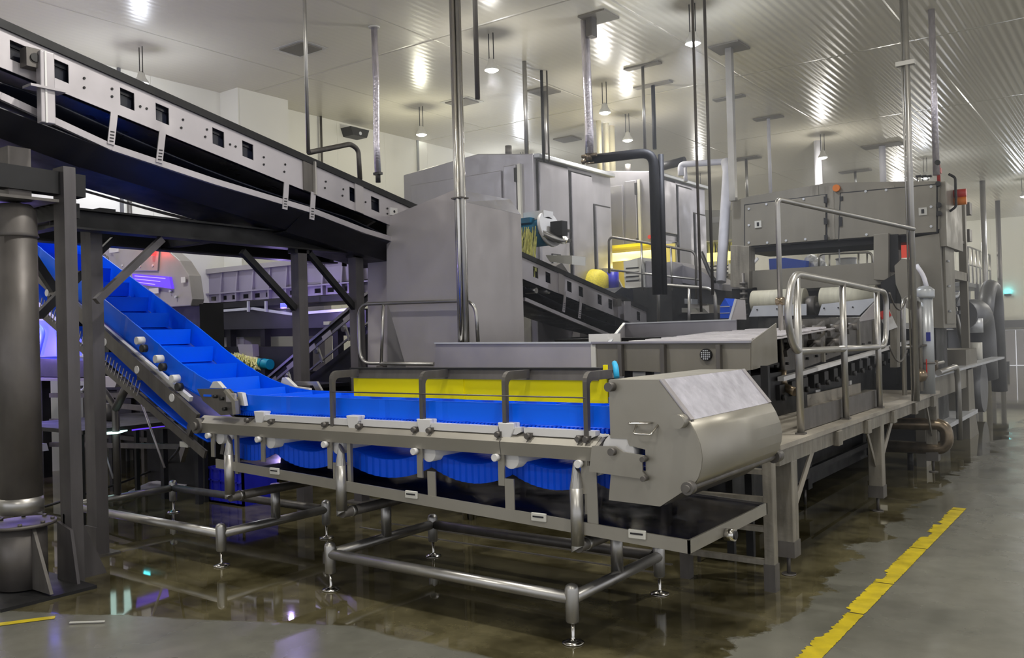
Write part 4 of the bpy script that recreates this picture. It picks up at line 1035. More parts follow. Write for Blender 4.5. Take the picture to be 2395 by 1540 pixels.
for px,py in ((1905,772),(1905,805),(1948,768),(1948,800),(1990,764),(1858,782),(1850,812)):
    c=U(px,py,x=XI+.05)
    MB().bar((XI+.07,c.y-.20,c.z-.05),(XI+.07,c.y+.18,c.z+.05),.03,.05).cyl((XI+.0,c.y-.02,c.z),(XI+.12,c.y-.02,c.z),.04,n=10).build('clamp_lever',MIDST,ic)
mb=MB()
for k in range(18):
    t=k/18; c=a+(b_-a)*t; mb.cyl((XI+.0,c.y,c.z+.10),(XI+.03,c.y,c.z+.10),.012,n=6)
o=mb.build('edge_bolts',DARKST,ic); o['kind']='stuff'
wg=[U(p,q,x=XI+.01) for p,q in ((2003,754),(2054,698),(2058,744))]
MB().prism([(p.y,p.z) for p in wg],'x',XI+.0,XI+.015).build('end_wedge',SATIN,ic)
MB().prism(PX(((1845,862),(2010,800),(2010,930),(1845,960)),XI-.12),'x',XI-.13,XI-.11).build('lower_panel',DARKST,ic)
c=U(1914,930,x=XI-.10); MB().box((XI-.11,c.y-.07,c.z-.07),(XI-.10,c.y+.07,c.z+.07)).build('warning_label',WHITE,ic)
MB().prism([(c.y-.05,c.z-.0),(c.y,c.z+.05),(c.y,c.z)],'x',XI-.1,XI-.097).prism([(c.y,c.z-.05),(c.y+.05,c.z),(c.y,c.z)],'x',XI-.1,XI-.097).build('label_mark',REDP,ic)
c=U(1990,900,x=XI-.10); MB().box((XI-.11,c.y-.04,c.z-.04),(XI-.10,c.y+.04,c.z+.04)).build('small_label',WHITE,ic)
MB().box((XI-2.0,6.8,.1),(XI-.15,10.6,1.1)).build('added_dark_fill',DARKST,ic)  # added dark box that blackens the space below the conveyor

# ================================================================ big sorting machine
YS=11.3
sm=thing('sorting_machine','huge aged steel sorting machine with two hatch doors above a dark opening','machine',(-4,YS+.6,0))
PY=lambda l,y=YS:[(U(a,b,y=y).x,U(a,b,y=y).z) for a,b in l]
DEP=1.15
MB().prism(PY(((1712,472),(1750,460),(1935,428),(2140,424),(2197,424),(2197,536),(1712,584))),'y',YS,YS+DEP).build('upper_cabinet',SORTER,sm)
def hatch(l,nm='hatch_door'):
    cxx=sum(p[0] for p in l)/4; cyy=sum(p[1] for p in l)/4
    MB().prism(PY([(a+(3 if a>cxx else -3),b+(2.5 if b>cyy else -2.5)) for a,b in l],YS-.02),'y',YS-.012,YS).build('hatch_gasket',GAP,sm)
    return MB().prism(PY(l,YS-.02),'y',YS-.03,YS).build(nm,SORTER,sm,bevel=.004)
h1=hatch(((1743,481),(1931,456),(1931,562),(1743,577))); h2=hatch(((1967,453),(2190,432),(2190,543),(1963,560)))
for h,l in ((h1,((1752,489),(1793,478),(1836,471),(1880,466),(1752,527),(1752,568),(1795,568),(1839,563),(1884,560))),(h2,((2025,448),(2073,445),(2125,440),(2178,437),(2178,484),(2178,530),(2126,541),(2027,549)))):
    for px,py in l:
        c=U(px,py,y=YS-.03); MB().cyl((c.x,YS-.045,c.z),(c.x,YS-.028,c.z),.016,n=8).build('hatch_bolt',ALU,h)
for px,py in ((1774,525),(2159,495)):
    c=U(px,py,y=YS-.03); o=MB().cbox((c.x,YS-.04,c.z),(.09,.02,.09)).build('label_plate',OFFW,sm); MB().cbox((c.x,YS-.052,c.z),(.03,.006,.05)).build('label_mark',GAP,o)
for px0,py0,py1 in ((1931,460,475),(1931,510,525),(1966,508,530),(1932,550,562),(1968,460,470)):
    c=U(px0,py0,y=YS-.03);c1=U(px0,py1,y=YS-.03); MB().box((c.x-.02,YS-.045,c1.z),(c.x+.02,YS-.028,c.z)).build('hinge',GAP,sm)
c=U(1958,441,y=YS); MB().cyl((c.x,YS-.05,c.z),(c.x,YS,c.z),.045,n=14).build('orange_beacon',ORANGEP,sm)
# frames of darker wear where straps run
for px in (1903,1938,2080):
    a=U(px,432,y=YS);b=U(px,556,y=YS); MB().box((a.x-.06,YS-.006,b.z-.02),(a.x+.06,YS-.002,a.z-.02)).build('strap_plate',WORN,sm)
XS=U(2197,480,y=YS).x
# right end: control box with side handle
MB().box((XS-.02,YS+.05,U(2200,566,y=YS).z-.05),(XS+.06,YS+DEP,U(2200,424,y=YS).z)).build('end_cover',SORTER,sm)
MB().tube([(XS+.06,YS+.3,3.35),(XS+.13,YS+.3,3.3),(XS+.13,YS+.3,2.95),(XS+.06,YS+.3,2.9)],.015,n=8,fillet=.03).build('end_handle',BLACKP,sm)
for z in (3.45,3.2,2.95,2.85): MB().cyl((XS+.0,YS+.0,z),(XS+.0,YS-.05,z),.03,n=10).build('push_button',BLACKP,sm)
c=U(2221,455,y=YS+.6); MB().cyl((XS+.06,YS+.6,c.z),(XS+.20,YS+.6,c.z),.05,n=14).build('red_beacon',REDP,sm)
c=U(2221,473,y=YS+.6); MB().cyl((XS+.06,YS+.6,c.z),(XS+.20,YS+.6,c.z),.05,n=14).build('amber_beacon',ORANGEP,sm)
# lower frame
MB().prism(PY(((1755,634),(2085,612),(2085,664),(1755,682))),'y',YS,YS+.12).build('lower_beam',SORTER,sm)
MB().prism(PY(((1755,640),(2085,618),(2085,664),(1755,682))),'y',YS+DEP-.12,YS+DEP).build('rear_beam',MIDST,sm)
MB().prism(PY(((1708,574),(1752,576),(1752,676),(1708,672)),YS-.12),'y',YS-.12,YS+.1).build('left_pillar_box',WORN,sm,bevel=.006)
MB().prism(PY(((2043,548),(2078,545),(2078,657),(2043,655)),YS-.12),'y',YS-.12,YS+.2).build('right_pillar_box',SORTER,sm,bevel=.006)
c=U(2078,560,y=YS); MB().box((c.x,YS-.05,c.z-.4),(c.x+.12,YS+.1,c.z+.05)).build('actuator',DARKST,sm)
MB().prism(PY(((2137,556),(2197,546),(2207,768),(2140,764)),YS+.02),'y',YS+.02,YS+.85).build('end_column',SORTER,sm)
MB().box((XS-.005,YS+.15,1.55),(XS+.02,YS+.75,2.65)).build('column_door',SORTER,sm)
for z in (1.7,2.0,2.3,2.55): MB().cyl((XS+.02,YS+.25,z),(XS+.05,YS+.25,z),.014,n=8).build('door_latch',ALU,sm)
MB().box((XS-.7,YS+.1,0),(XS-.1,YS+.8,1.5)).build('end_plinth',DARKST,sm)
c=U(1712,690,y=YS)
MB().box((c.x,YS,0),(c.x+.35,YS+DEP,U(1712,676,y=YS).z)).build('left_leg',DARKST,sm)
# rollers with aluminium skirts
rA=U(1762,706,y=YS-.4); rB=U(1884,700,y=YS-.4)
for (pa,pb,qa,qb,nm) in ((1762,1884,706,700,0),(1922,2050,700,694,1)):
    A=U(pa,qa,y=YS-.3);B=U(pb,qb,y=YS-.3)
    MB().cyl((A.x,YS-.3,(A.z+B.z)/2),(B.x,YS-.3,(A.z+B.z)/2),.14,n=28).build('cream_roller',CREAMROLL,sm)
for l in (((1752,741),(1762,716),(1886,711),(1886,738)),((1914,738),(1922,712),(2052,697),(2010,738))):
    MB().prism(PY(l,YS-.5),'y',YS-.5,YS-.48).build('skirt_sheet',ALU,sm)
    for k in (.15,.5,.85):
        x_=PY(l,YS-.5)[0][0]*(1-k)+PY(l,YS-.5)[3][0]*k; z_=PY(l,YS-.5)[1][1]-.05
        MB().cyl((x_,YS-.51,z_),(x_,YS-.5,z_),.01,n=6).build('skirt_bolt',GAP,sm)
c=U(1900,715,y=YS-.35); MB().cyl((c.x-.05,YS-.35,c.z),(c.x+.05,YS-.35,c.z),.12,n=16).cyl((c.x-.1,YS-.35,c.z),(c.x+.1,YS-.35,c.z),.04,n=12).build('centre_drive',MIDST,sm)
a=U(1740,710,y=YS-.2)
mb=MB()
for k in range(9): mb.cyl((a.x,YS-.2,a.z+.28-k*.07),(a.x,YS-.2,a.z+.25-k*.07),.05,n=12)
mb.cyl((a.x,YS-.2,a.z-.35),(a.x,YS-.2,a.z+.4),.02); mb.build('coil_spring',MIDST,sm)
MB().prism(PY(((1760,690),(2085,668),(2085,740),(1760,745)),YS+.2),'y',YS+.2,YS+.5).build('roller_backing',DARKST,sm)
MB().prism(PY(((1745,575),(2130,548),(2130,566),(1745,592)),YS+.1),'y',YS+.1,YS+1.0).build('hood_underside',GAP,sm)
# opening props: inner panel
MB().box((U(1935,600,y=YS).x,YS+.5,U(1935,610,y=YS).z),(U(1937,600,y=YS).x,YS+.53,U(1937,570,y=YS).z)).build('inner_bar',ALU,sm)
MB().tube([T(U(1755,625,y=YS+.1)),T(U(1773,604,y=YS+.1))],.02).build('inner_lever',WHITE,sm)
for k,px in enumerate((2155,2168,2180)):
    c=U(px,412,y=YS+.3); MB().box((c.x-.05,YS+.28,U(2150,425,y=YS+.3).z),(c.x-.04,YS+.3,c.z)).box((c.x-.06,YS+.26,c.z-.01),(c.x+.0,YS+.32,c.z+.01)).build('roof_valve',BLACKP,sm)
c=U(2195,400,y=YS+.3); MB().cyl((c.x,YS+.3,c.z-.15),(c.x,YS+.3,c.z+.12),.02).box((c.x-.03,YS+.25,c.z-.03),(c.x+.03,YS+.35,c.z+.03)).build('red_valve',REDP,sm)
# hopper wedge and dark machinery to the right of the rollers
wy_=YS-.6
MB().prism(PY(((2092,622),(2110,605),(2140,610),(2140,730),(2118,720),(2095,665)),wy_),'y',wy_,wy_+.3).build('belt_guard',SORTER,sm)
MB().prism(PY(((2060,660),(2095,640),(2095,900),(2060,900)),YS-.3),'y',YS-.3,YS).build('dark_side',DARKST,sm)
MB().prism(PY(((2082,710),(2098,710),(2098,860),(2082,860)),YS-1.0),'y',YS-1.0,YS-.85).build('side_column',WORN,sm)
c=U(2077,750,y=10.3); MB().bar((c.x-.04,10.3,c.z+.10),(c.x+.04,10.3,c.z-.10),.02,.12).build('red_white_tag',WHITE,sm)
MB().bar((c.x-.045,10.28,c.z+.11),(c.x-.015,10.28,c.z+.03),.02,.12).build('red_tag_top',REDP,sm)
c=U(2120,575,y=YS+.5); MB().box((c.x-.1,YS+.5,c.z-.15),(c.x+.08,YS+.52,c.z+.12)).build('red_display',mat('pink_red_glow',(.6,.1,.08),.5,emit=(1,.12,.08),estr=.5),sm)
# ================================================================ walkway platform with railings and ladder
ZD=.85
pf=thing('walkway_platform','worn steel walkway platform on three square legs beside the infeed conveyor','platform',(-2.1,7.6,0))
XO,XIN=-1.80,-2.55
MB().box((XIN,5.15,ZD-.03),(XO,10.05,ZD)).build('deck_plate',DECKM,pf)
MB().box((XO-.06,5.18,ZD-.13),(XO-.02,10.05,ZD-.03)).build('edge_beam',WORN,pf)
MB().box((XIN+.02,5.18,ZD-.13),(XIN+.06,10.05,ZD-.03)).build('edge_beam',WORN,pf)
MB().box((XIN+.06,5.18,ZD-.13),(XO-.06,5.23,ZD-.03)).build('end_beam',WORN,pf)
for y in (6.35,7.15,8.0,8.85,9.7): MB().box((XO-.03,y-.05,ZD-.14),(XO+.015,y+.05,ZD-.035)).build('edge_block',WORN,pf,bevel=.004)
MB().box((XIN+.05,5.4,ZD),(XIN+.07,9.6,ZD+.10)).build('inner_kerb',DECKM,pf)
MB().box((XIN+.25,5.2,ZD),(XIN+.27,9.6,ZD+.012)).build('deck_seam',WORN,pf)
for y in (5.45,7.68,10.0):
    lg=MB().box((XO-.13,y-.055,.14),(XO-.02,y+.055,ZD-.13)).build('square_leg',WORN,pf,bevel=.005)
    MB().box((XO-.135,y-.06,.12),(XO-.015,y+.06,.22)).build('leg_sleeve',MIDST,lg)
    MB().cyl((XO-.075,y,.0),(XO-.075,y,.14),.012,n=10).cyl((XO-.075,y,.0),(XO-.075,y,.008),.045,n=16).build('levelling_foot',MIDST,lg)
    lg=MB().box((XIN+.02,y-.055,.14),(XIN+.12,y+.055,ZD-.13)).build('square_leg',DARKST,pf)
    MB().cyl((XIN+.07,y,.0),(XIN+.07,y,.14),.012,n=10).build('levelling_foot',MIDST,lg)
    if y<10: MB().bar((XO-.075,y+.05,.33),(XO-.04,y+.42,ZD-.12),.012,.05).build('diagonal_brace',DECKM,pf)
    if y>6: MB().bar((XO-.075,y-.05,.40),(XO-.045,y-.42,ZD-.12),.012,.05).build('diagonal_brace',WORN,pf)
MB().box((XIN+.1,5.5,.28),(XIN+.14,10,.33)).build('lower_rail',DARKST,pf)
XR=-1.87
def rl(px,py): return T(U(px,py,x=XR))
t=thing('walkway_railing','large bent tube railing with three posts and a toe board on the walkway','railing',(XR,7,ZD))
MB().tube([rl(1960,817),rl(1858,823),rl(1840,742),rl(1853,640),rl(1960,660),rl(2073,684),rl(2072,811),rl(1960,817)],.024,n=14,fillet=.16).build('rail_loop',PIPE,t)
for px,pt,pb in ((1873,645,1002),(1979,662,975),(2058,678,950)):
    y=U(px,pb,x=XR).y; zt3=U(px,pt,x=XR).z
    MB().cyl((XR,y,ZD-.0),(XR,y,zt3),.024,n=14).build('rail_post',PIPE,t)
    MB().box((XR-.03,y-.03,ZD),(XR+.03,y+.03,ZD+.012)).build('post_shoe',MIDST,t)
MB().box((XR-.05,5.85,ZD+.005),(XR-.035,8.0,ZD+.15)).build('toe_board',MIDST,t)
t=thing('walkway_railing','small bent tube railing with two posts near the silver filter housing','railing',(XR,9,ZD))
MB().tube([rl(2116,925),rl(2112,705),rl(2128,693),rl(2150,702),rl(2156,915)],.022,n=12,fillet=.10).build('rail_loop',PIPE,t)
MB().tube([rl(2113,812),rl(2154,810)],.018).build('mid_rail',POLISH,t)
for k,(a,b_) in enumerate((((2072,686),(2112,702)),((2072,811),(2113,820)))):
    A=Vector(rl(*a));B=Vector(rl(*b_)); pts=[]
    for i in range(13):
        s=i/12; p=A.lerp(B,s); p.z-=4*s*(1-s)*.12; p.x+=.03; pts.append(T(p))
    o=MB().tube(pts,.008,n=6).build('safety_chain',MIDST); tag(o,'%s chain hanging between the large and small walkway railings'%('upper','lower')[k],'chain')
# ladder
ld_=thing('access_ladder','steel rung ladder leaning at the near end of the walkway','ladder',(-2.1,5.06,0))
MB().box((-1.875,5.03,.0),(-1.815,5.10,ZD+.0)).build('stile',WORN,ld_,bevel=.004)
MB().box((-1.879,5.026,.0),(-1.811,5.104,.16)).build('stile_shoe',MIDST,ld_)
MB().box((-2.42,5.03,.0),(-2.36,5.10,ZD-.14)).build('stile',MIDST,ld_)
for z in (.165,.36,.535,.70): 
    MB().bar((-2.38,5.065,z),(-1.86,5.065,z),.045,.03).build('rung',WORN,ld_)
# filter housing
yq=9.6; a=U(2163,690,y=yq); xq=a.x
t=thing('filter_housing','silver grey cylindrical filter housing with clamped lid behind the small railing','filter',(xq,yq,ZD))
zt4=U(2163,668,y=yq).z
MB().cyl((xq,yq,ZD),(xq,yq,zt4-.07),.072,n=28).build('vessel',TANK,t)
MB().lathe([(.088,-.13),(.092,-.11),(.092,-.05),(.086,-.04),(.05,-.01),(.001,0)],(xq,yq,zt4),28).build('lid',TANK,t)
MB().tube([(xq+.02,yq,zt4-.02),T(U(2160,645,y=yq)),T(U(2143,620,y=yq))],.022,n=10,fillet=.08).build('white_hose',WHITEP,t)
MB().cyl((xq,yq,1.15),(xq,yq,1.17),.08,n=28).build('band',MIDST,t)
MB().box((xq-.09,yq-.10,1.33),(xq+.02,yq-.07,1.35)).build('drain_tap',MIDST,t)
MB().box((xq+.015,yq-.078,1.38),(xq+.055,yq-.070,1.47)).build('blue_sticker',mat('navy_sticker',(.02,.03,.25),.4),t)
MB().box((xq+.01,yq-.1,1.02),(xq+.02,yq-.09,1.20)).build('red_lever',REDP,t)
MB().lathe([(.0005,-.07),(.05,-.05),(.07,0),(.05,.05),(.0005,.07)],(xq-.04,yq-.12,1.04),16).build('brass_trap',BRONZE,t)
# big elbow under the platform end
ya=U(2200,1040,z=.25)
t=thing('drain_elbow','big shiny bent drain pipe low under the far end of the walkway','pipe',(-1.7,10,0))
e=[U(2130,1030,x=-1.95),U(2190,1018,x=-1.9),U(2222,1035,x=-1.85),U(2215,1062,x=-1.85),U(2140,1062,x=-2.0)]
MB().tube([(-2.5,9.9,.50),(-2.1,9.95,.50),(-1.74,10.0,.50),(-1.74,10.0,.25),(-2.5,9.95,.25)],.065,n=16,fillet=.22).build('elbow',BRONZE,t)
MB().cyl((-2.1,10.0,.0),(-2.1,10.0,.19),.03).build('stay',DARKST,t)

# ================================================================ machinery base beyond the platform
bs_=thing('machine_base','grey welded machine base with pale top ledge running toward the far door','machine base',(-2.2,12,0))
XL=-2.0
A=U(2168,881,x=XL); B=U(2340,842,x=XL)
MB().box((XL-.13,A.y,A.z-.02),(XL+.06,B.y,A.z+.01)).build('top_ledge',ALU,bs_)
MB().box((XL-.10,A.y+.1,A.z-.28),(XL+.0,13.4,A.z-.02)).build('side_beam',SORTER,bs_)
y1=U(2205,930,x=XL).y
MB().prism([(10.3,.0),(10.55,.0),(10.75,A.z-.25),(10.3,A.z-.25)],'x',XL-.1,XL).build('near_leg',SORTER,bs_)
MB().prism([(13.0,.0),(13.75,.0),(13.5,.30),(13.4,A.z-.05),(13.0,A.z-.05)],'x',XL-.25,XL+.02).build('far_leg',SORTER,bs_)
MB().prism([(10.9,.33),(13.3,.33),(13.3,.38),(10.9,.38)],'x',XL-.3,XL+.08).build('lower_shelf',ALU,bs_)
MB().box((XL-.5,13.0,A.z-.05),(XL-.0,13.9,A.z+.22)).build('base_block',SORTER,bs_)
MB().box((XL-3.6,YS+1.3,0),(XL-.55,16.5,.9)).build('added_dark_fill',DARKST,bs_)  # added dark box that blocks light and view behind the ledge
a=U(2240,870,x=XL+.08); 
MB().tube([(XL+.08,a.y-1.2,A.z+.03),(XL+.08,a.y-.1,A.z+.05),(XL+.08,a.y,A.z-.1),(XL+.08,a.y,.12)],.035,fillet=.08).build('side_pipe',PIPE,bs_)
MB().tube([(XL-.0,10.2,A.z+.12),(XL-.0,11.4,A.z+.12)],.02).build('side_pipe',PIPE,bs_)
MB().box((XL-.02,10.9,A.z+.02),(XL+.02,11.0,A.z+.16)).build('brass_valve',BRONZE,bs_)
# yoke/boom frame beside the sorter's right end
t=thing('service_gantry','tall grey service frame with small platform right of the sorter','frame',(-1.9,14,0))
xg=-2.2
def G(a,b): return T(U(a,b,x=xg))
g0=U(2254,473,x=xg);g1=U(2254,640,x=xg)
MB().box((xg-.05,g1.y-.06,0.9),(xg+.05,g1.y+.06,g0.z)).build('mast',SORTER,t)
MB().box((xg-.03,U(2228,558,x=xg).y,U(2228,558,x=xg).z-.03),(xg+.03,g1.y,U(2228,558,x=xg).z+.01)).build('cross_arm',SORTER,t)
MB().box((xg-.5,U(2222,640,x=xg).y,g1.z-.12),(xg+.05,g1.y,g1.z)).build('small_platform',WORN,t)
MB().box((xg-.03,U(2232,473,x=xg).y,g0.z-.03),(xg+.03,g1.y,g0.z)).build('top_arm',SORTER,t)
for pz_ in (483,546): 
    c=U(2259,pz_,x=xg); MB().box((xg-.05,c.y-.0,c.z-.12),(xg+.05,c.y+.22,c.z+.06)).build('hinge_block',MIDST,t)
# ducts and tanks further back
xd=-2.35
t=thing('duct_elbow_machine','grey machine with a fat bent duct and rounded guard by the far end','machine',(xd,17,0))
def D(a,b,x=xd): return U(a,b,x=x)
c0=D(2245,737);c1=D(2290,740);c2=D(2296,840)
MB().tube([T(c0),(xd,c1.y,c1.z+.05),(xd,c1.y+.2,.6)],.24,n=20,fillet=.7).build('fat_duct',DUCT,t)
p_=D(2305,690);
MB().tube([(xd+.1,p_.y-.9,D(2285,710).z-.2),(xd+.1,p_.y-.4,p_.z+.15),(xd+.1,p_.y+.4,p_.z+.1),(xd+.1,p_.y+.6,.3)],.13,n=14,fillet=.5).build('outer_duct',DUCT,t)
MB().box((xd-1.4,15.6,0),(xd-.3,c2.y+1.5,1.45)).build('housing',DUCT,t)
MB().cyl((xd-.05,D(2280,800).y,.5),(xd+.12,D(2280,800).y,.5),.42,n=26).build('round_guard',DUCT,t)
MB().tube([T(D(2232,715)),T(D(2262,860))],.035,n=8).build('strut',PIPE,t)
MB().tube([T(D(2222,700)),T(D(2245,690)),T(D(2250,680))],.03,n=8).build('strut',ALU,t)
MB().bar(T(D(2222,733)),T(D(2300,722)),.14,.05).build('top_beam',DUCT,t)
MB().prism([(D(a,b).y,D(a,b).z) for a,b in ((2240,690),(2262,682),(2262,712),(2225,718))],'x',xd-.2,xd+.05).build('cover',DUCT,t)
MB().cyl((xd+.15,D(2252,760).y,.95),(xd+.15,D(2252,760).y,1.25),.11,n=14).build('white_motor',OFFW,t)
MB().cyl((xd+.15,D(2252,760).y,1.4),(xd+.15,D(2252,760).y,1.62),.13,n=14).build('motor_cap',ALU,t)
# far stair and platform with railings
t=thing('access_stair_platform','distant high access platform with tube railings near the far wall','platform',(-4.4,28,0))
xs_=-4.4; ya_,yb_=U(2256,650,x=-4.4).y,U(2316,650,x=-4.4).y
zp=U(2300,668,x=xs_).z
MB().box((xs_-1.2,ya_,zp-.12),(xs_,yb_,zp)).build('platform_deck',DUCT,t)
k=0
for i in range(8):
    y=ya_+(yb_-ya_)*i/7
    MB().cyl((xs_,y,zp),(xs_,y,zp+1.1),.03,n=8).build('rail_post',PIPE,t)
    if i in (0,3,7): MB().box((xs_-.06,y-.06,0),(xs_+.06,y+.06,zp)).build('platform_leg',MIDST,t)
for dz_ in (.55,1.1): MB().cyl((xs_,ya_,zp+dz_),(xs_,yb_,zp+dz_),.025,n=8).build('rail_bar',PIPE,t)
MB().tube([(xs_,ya_,zp+1.1),(xs_-1.2,ya_,zp+1.1),(xs_-1.2,ya_,zp)],.025,fillet=.1).build('rail_bar',PIPE,t)
MB().box((xs_-1.1,ya_+.1,.9),(xs_-.2,ya_+1.2,zp-.25)).build('blue_panel_box',mat('slate_blue_paint',(.05,.06,.14),.5),t)
for px in (2312,2322):
    q=U(px,740,x=-2.7); 
# thin drop pipes right
for px,pt,m,lb in ((2303,480,PIPE,'thin grey drop pipe left of the far door, nearer the machines'),(2337,440,MIDST,'long dark drop pipe just left of the far grey door')):
    c=U(px,860,z=0) if px==2337 else U(px,850,z=0)
    c=Vector((c.x+.3,c.y-3.5,0)) if px==2337 else Vector((-3.1,26.0,0))
    q=U(px,600,y=c.y)
    o=MB().cyl((q.x,c.y,.0),(q.x,c.y,CEIL),.07).build('drop_pipe',m); tag(o,lb,'pipe')
    if px==2337: tag(MB().box((q.x-.35,c.y-.25,0),(q.x+.2,c.y-.1,.35)).build('floor_heap',DARKST),'low dark lump on the floor at the foot of the dark drop pipe','heap')
c=U(2357,683,y=WY1-.1); 
t=thing('cyan_signal_lamp','small cyan signal lamp glowing on the far wall above the door','lamp',T(c))
MB().cyl((c.x,WY1-.12,c.z-.06),(c.x,WY1-.12,c.z+.08),.10,n=12).build('cyan_light',CYANL,t); MB().box((c.x-.1,WY1-.2,c.z-.14),(c.x+.1,WY1,c.z-.07)).build('lamp_base',BLACKP,t)
a=U(2315,665,y=WY1-.1);b=U(2335,680,y=WY1-.1)
o=MB().tube([(a.x,WY1-.1,a.z),(b.x-.1,WY1-.1,a.z),(b.x,WY1-.1,a.z-.1),(b.x,WY1-.1,1.7)],.03,fillet=.1).build('wall_pipe',PIPE); tag(o,'bent pipe fixed on the far wall above the grey dado','pipe')

# ================================================================ freezer cabinets
def freezer(label):
    X1=-7.0;YA=10.2;YBk=12.4;ZT=4.12;X0=-9.5
    t=thing('freezer_cabinet',label,'cabinet',(X1,YA,0),'stainless freezer cabinets in a row')
    MB().prism([(X0,1.2),(X1,1.2),(X1,ZT),(X1-1.0,ZT+.14),(X0,ZT+.02)],'y',YA,YBk).build('cabinet_body',CABIN,t,bevel=.012)
    # front (towards the hopper)
    MB().box((X0+.18,YA-.035,2.55),(-7.55,YA,3.95)).build('front_panel',CABIN,t,bevel=.01)
    d=MB().box((-7.5,YA-.04,2.75),(-7.28,YA,4.0)).build('front_door',CABIN,t,bevel=.01)
    MB().box((-7.3,YA-.06,2.8),(-7.26,YA-.03,3.0)).build('hinge',GAP,d); MB().box((-7.3,YA-.06,3.75),(-7.26,YA-.03,3.95)).build('hinge',GAP,d)
    MB().box((-7.25,YA-.05,2.6),(-7.2,YA-.0,4.0)).build('seal_strip',OFFW,t)
    MB().box((X0+.2,YA-.03,1.3),(-7.1,YA,2.5)).build('lower_panel',CABCREAM,t,bevel=.01)
    MB().cyl((X1-.04,YA-.06,3.0),(X1-.04,YA,3.0),.035,n=12).build('red_stop_button',REDP,t)
    MB().cyl((X1-.5,YA+.1,ZT+.05),(X1-.5,YA+.1,ZT+.2),.05).cyl((X0+1.1,YA+.3,ZT+.08),(X0+1.1,YA+.3,ZT+.17),.07).build('roof_nozzle',MIDST,t)
    # side facing the aisle
    def door(y0,y1,z0,z1,nm='side_door',m=CABIN,th=.045):
        MB().box((X1-.005,YA+y0-.03,z0-.03),(X1+.012,YA+y1+.03,z1+.03)).build('door_gasket',GAP,t)
        return MB().box((X1+.0,YA+y0,z0),(X1+th,YA+y1,z1)).build(nm,m,t,bevel=.01)
    door(.10,.86,3.10,4.02); door(.95,1.55,2.28,3.98); door(1.66,2.12,2.45,3.55)
    MB().box((X1+.0,YA+.02,ZT-.06),(X1+.09,YBk,ZT)).build('roof_gutter',ALU,t,bevel=.01)
    MB().box((X1+.0,YA+.08,1.75),(X1+.05,YA+.84,2.98)).build('access_panel',CABIN,t,bevel=.02)
    w_=MB().box((X1+.04,YA+.33,2.42),(X1+.06,YA+.58,2.72)).build('inspection_window',GAP,t,bevel=.02)
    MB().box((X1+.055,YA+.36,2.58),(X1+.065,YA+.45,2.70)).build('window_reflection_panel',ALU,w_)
    MB().cyl((X1+.03,YA+.75,2.93),(X1+.10,YA+.75,2.93),.03,n=10).build('door_latch',BLACKP,t)
    MB().prism([(YA+.90,1.5),(YA+1.5,1.5),(YA+1.5,2.2),(YA+.97,2.2)],'x',X1,X1+.14).build('lower_housing',SATIN,t)
    MB().prism([(YA+1.2,1.95),(YA+1.5,1.85),(YA+1.5,2.05),(YA+1.1,2.05)],'x',X1+.14,X1+.3).build('drip_hood',SATIN,t)
    # gear motor
    my=YA+1.62; mz=1.98+.0
    g_=MB().lathe([(.001,-.14),(.13,-.14),(.14,0),(.13,.14),(.001,.14)],(0,0,0),20)
    bmesh.ops.rotate(g_.bm,verts=g_.bm.verts,cent=(0,0,0),matrix=Matrix.Rotation(math.pi/2,3,'Y')); bmesh.ops.translate(g_.bm,verts=g_.bm.verts,vec=(X1+.20,my,mz))
    g_.build('gearbox',OFFW,t)
    MB().cyl((X1+.2,my+.13,mz),(X1+.2,my+.34,mz),.09,n=16).build('coupling',BRONZE,t)
    MB().cyl((X1+.2,my+.34,mz),(X1+.2,my+.5,mz),.12,n=16).build('motor',OFFW,t)
    MB().tube([(X1+.2,my+.42,mz-.1),(X1+.22,my+.45,mz-.45),(X1+.1,my+.7,mz-.55)],.018,n=8,fillet=.1).build('motor_cable',BLACKP,t)
    MB().box((X0+.1,YA+.1,0),(X1-.1,YBk-.1,1.3)).build('cabinet_base',MIDST,t)
    MB().box((X1-.02,YBk-.5,1.15),(X1+.02,YBk,1.9)).build('skirt',CABIN,t)
    return t
fz=freezer('large stainless freezer cabinet, nearest of the row, its corner right above the hopper')
fz2=copy_tree(fz,(-6.78,13.42,.16),'second stainless freezer cabinet behind the black insulated pipe')
# yellow lit gap between the cabinets
t=thing('yellow_lit_belt','bright yellow lit product belt in the gap between the two freezer cabinets','belt',(-7.4,12.9,1.9))
MB().box((-8.6,12.7,U(1500,575,y=12.7).z),(-6.5,13.2,U(1500,568,y=12.7).z)).build('belt',YELLOW,t)
tz=U(1500,597,y=12.62).z
MB().cyl((-7.6,12.62,tz),(-6.35,12.62,tz),.07,n=14).build('tube_light',YTUBE,t)
MB().box((-8.9,13.25,2.2),(-6.3,13.3,3.0)).build('back_shield',mat('pale_yellow_shield',(.75,.65,.2),.5),t)
for x_ in (-8.5,-6.6): MB().box((x_,12.75,0),(x_+.06,12.82,2.1)).build('belt_leg',MIDST,t)
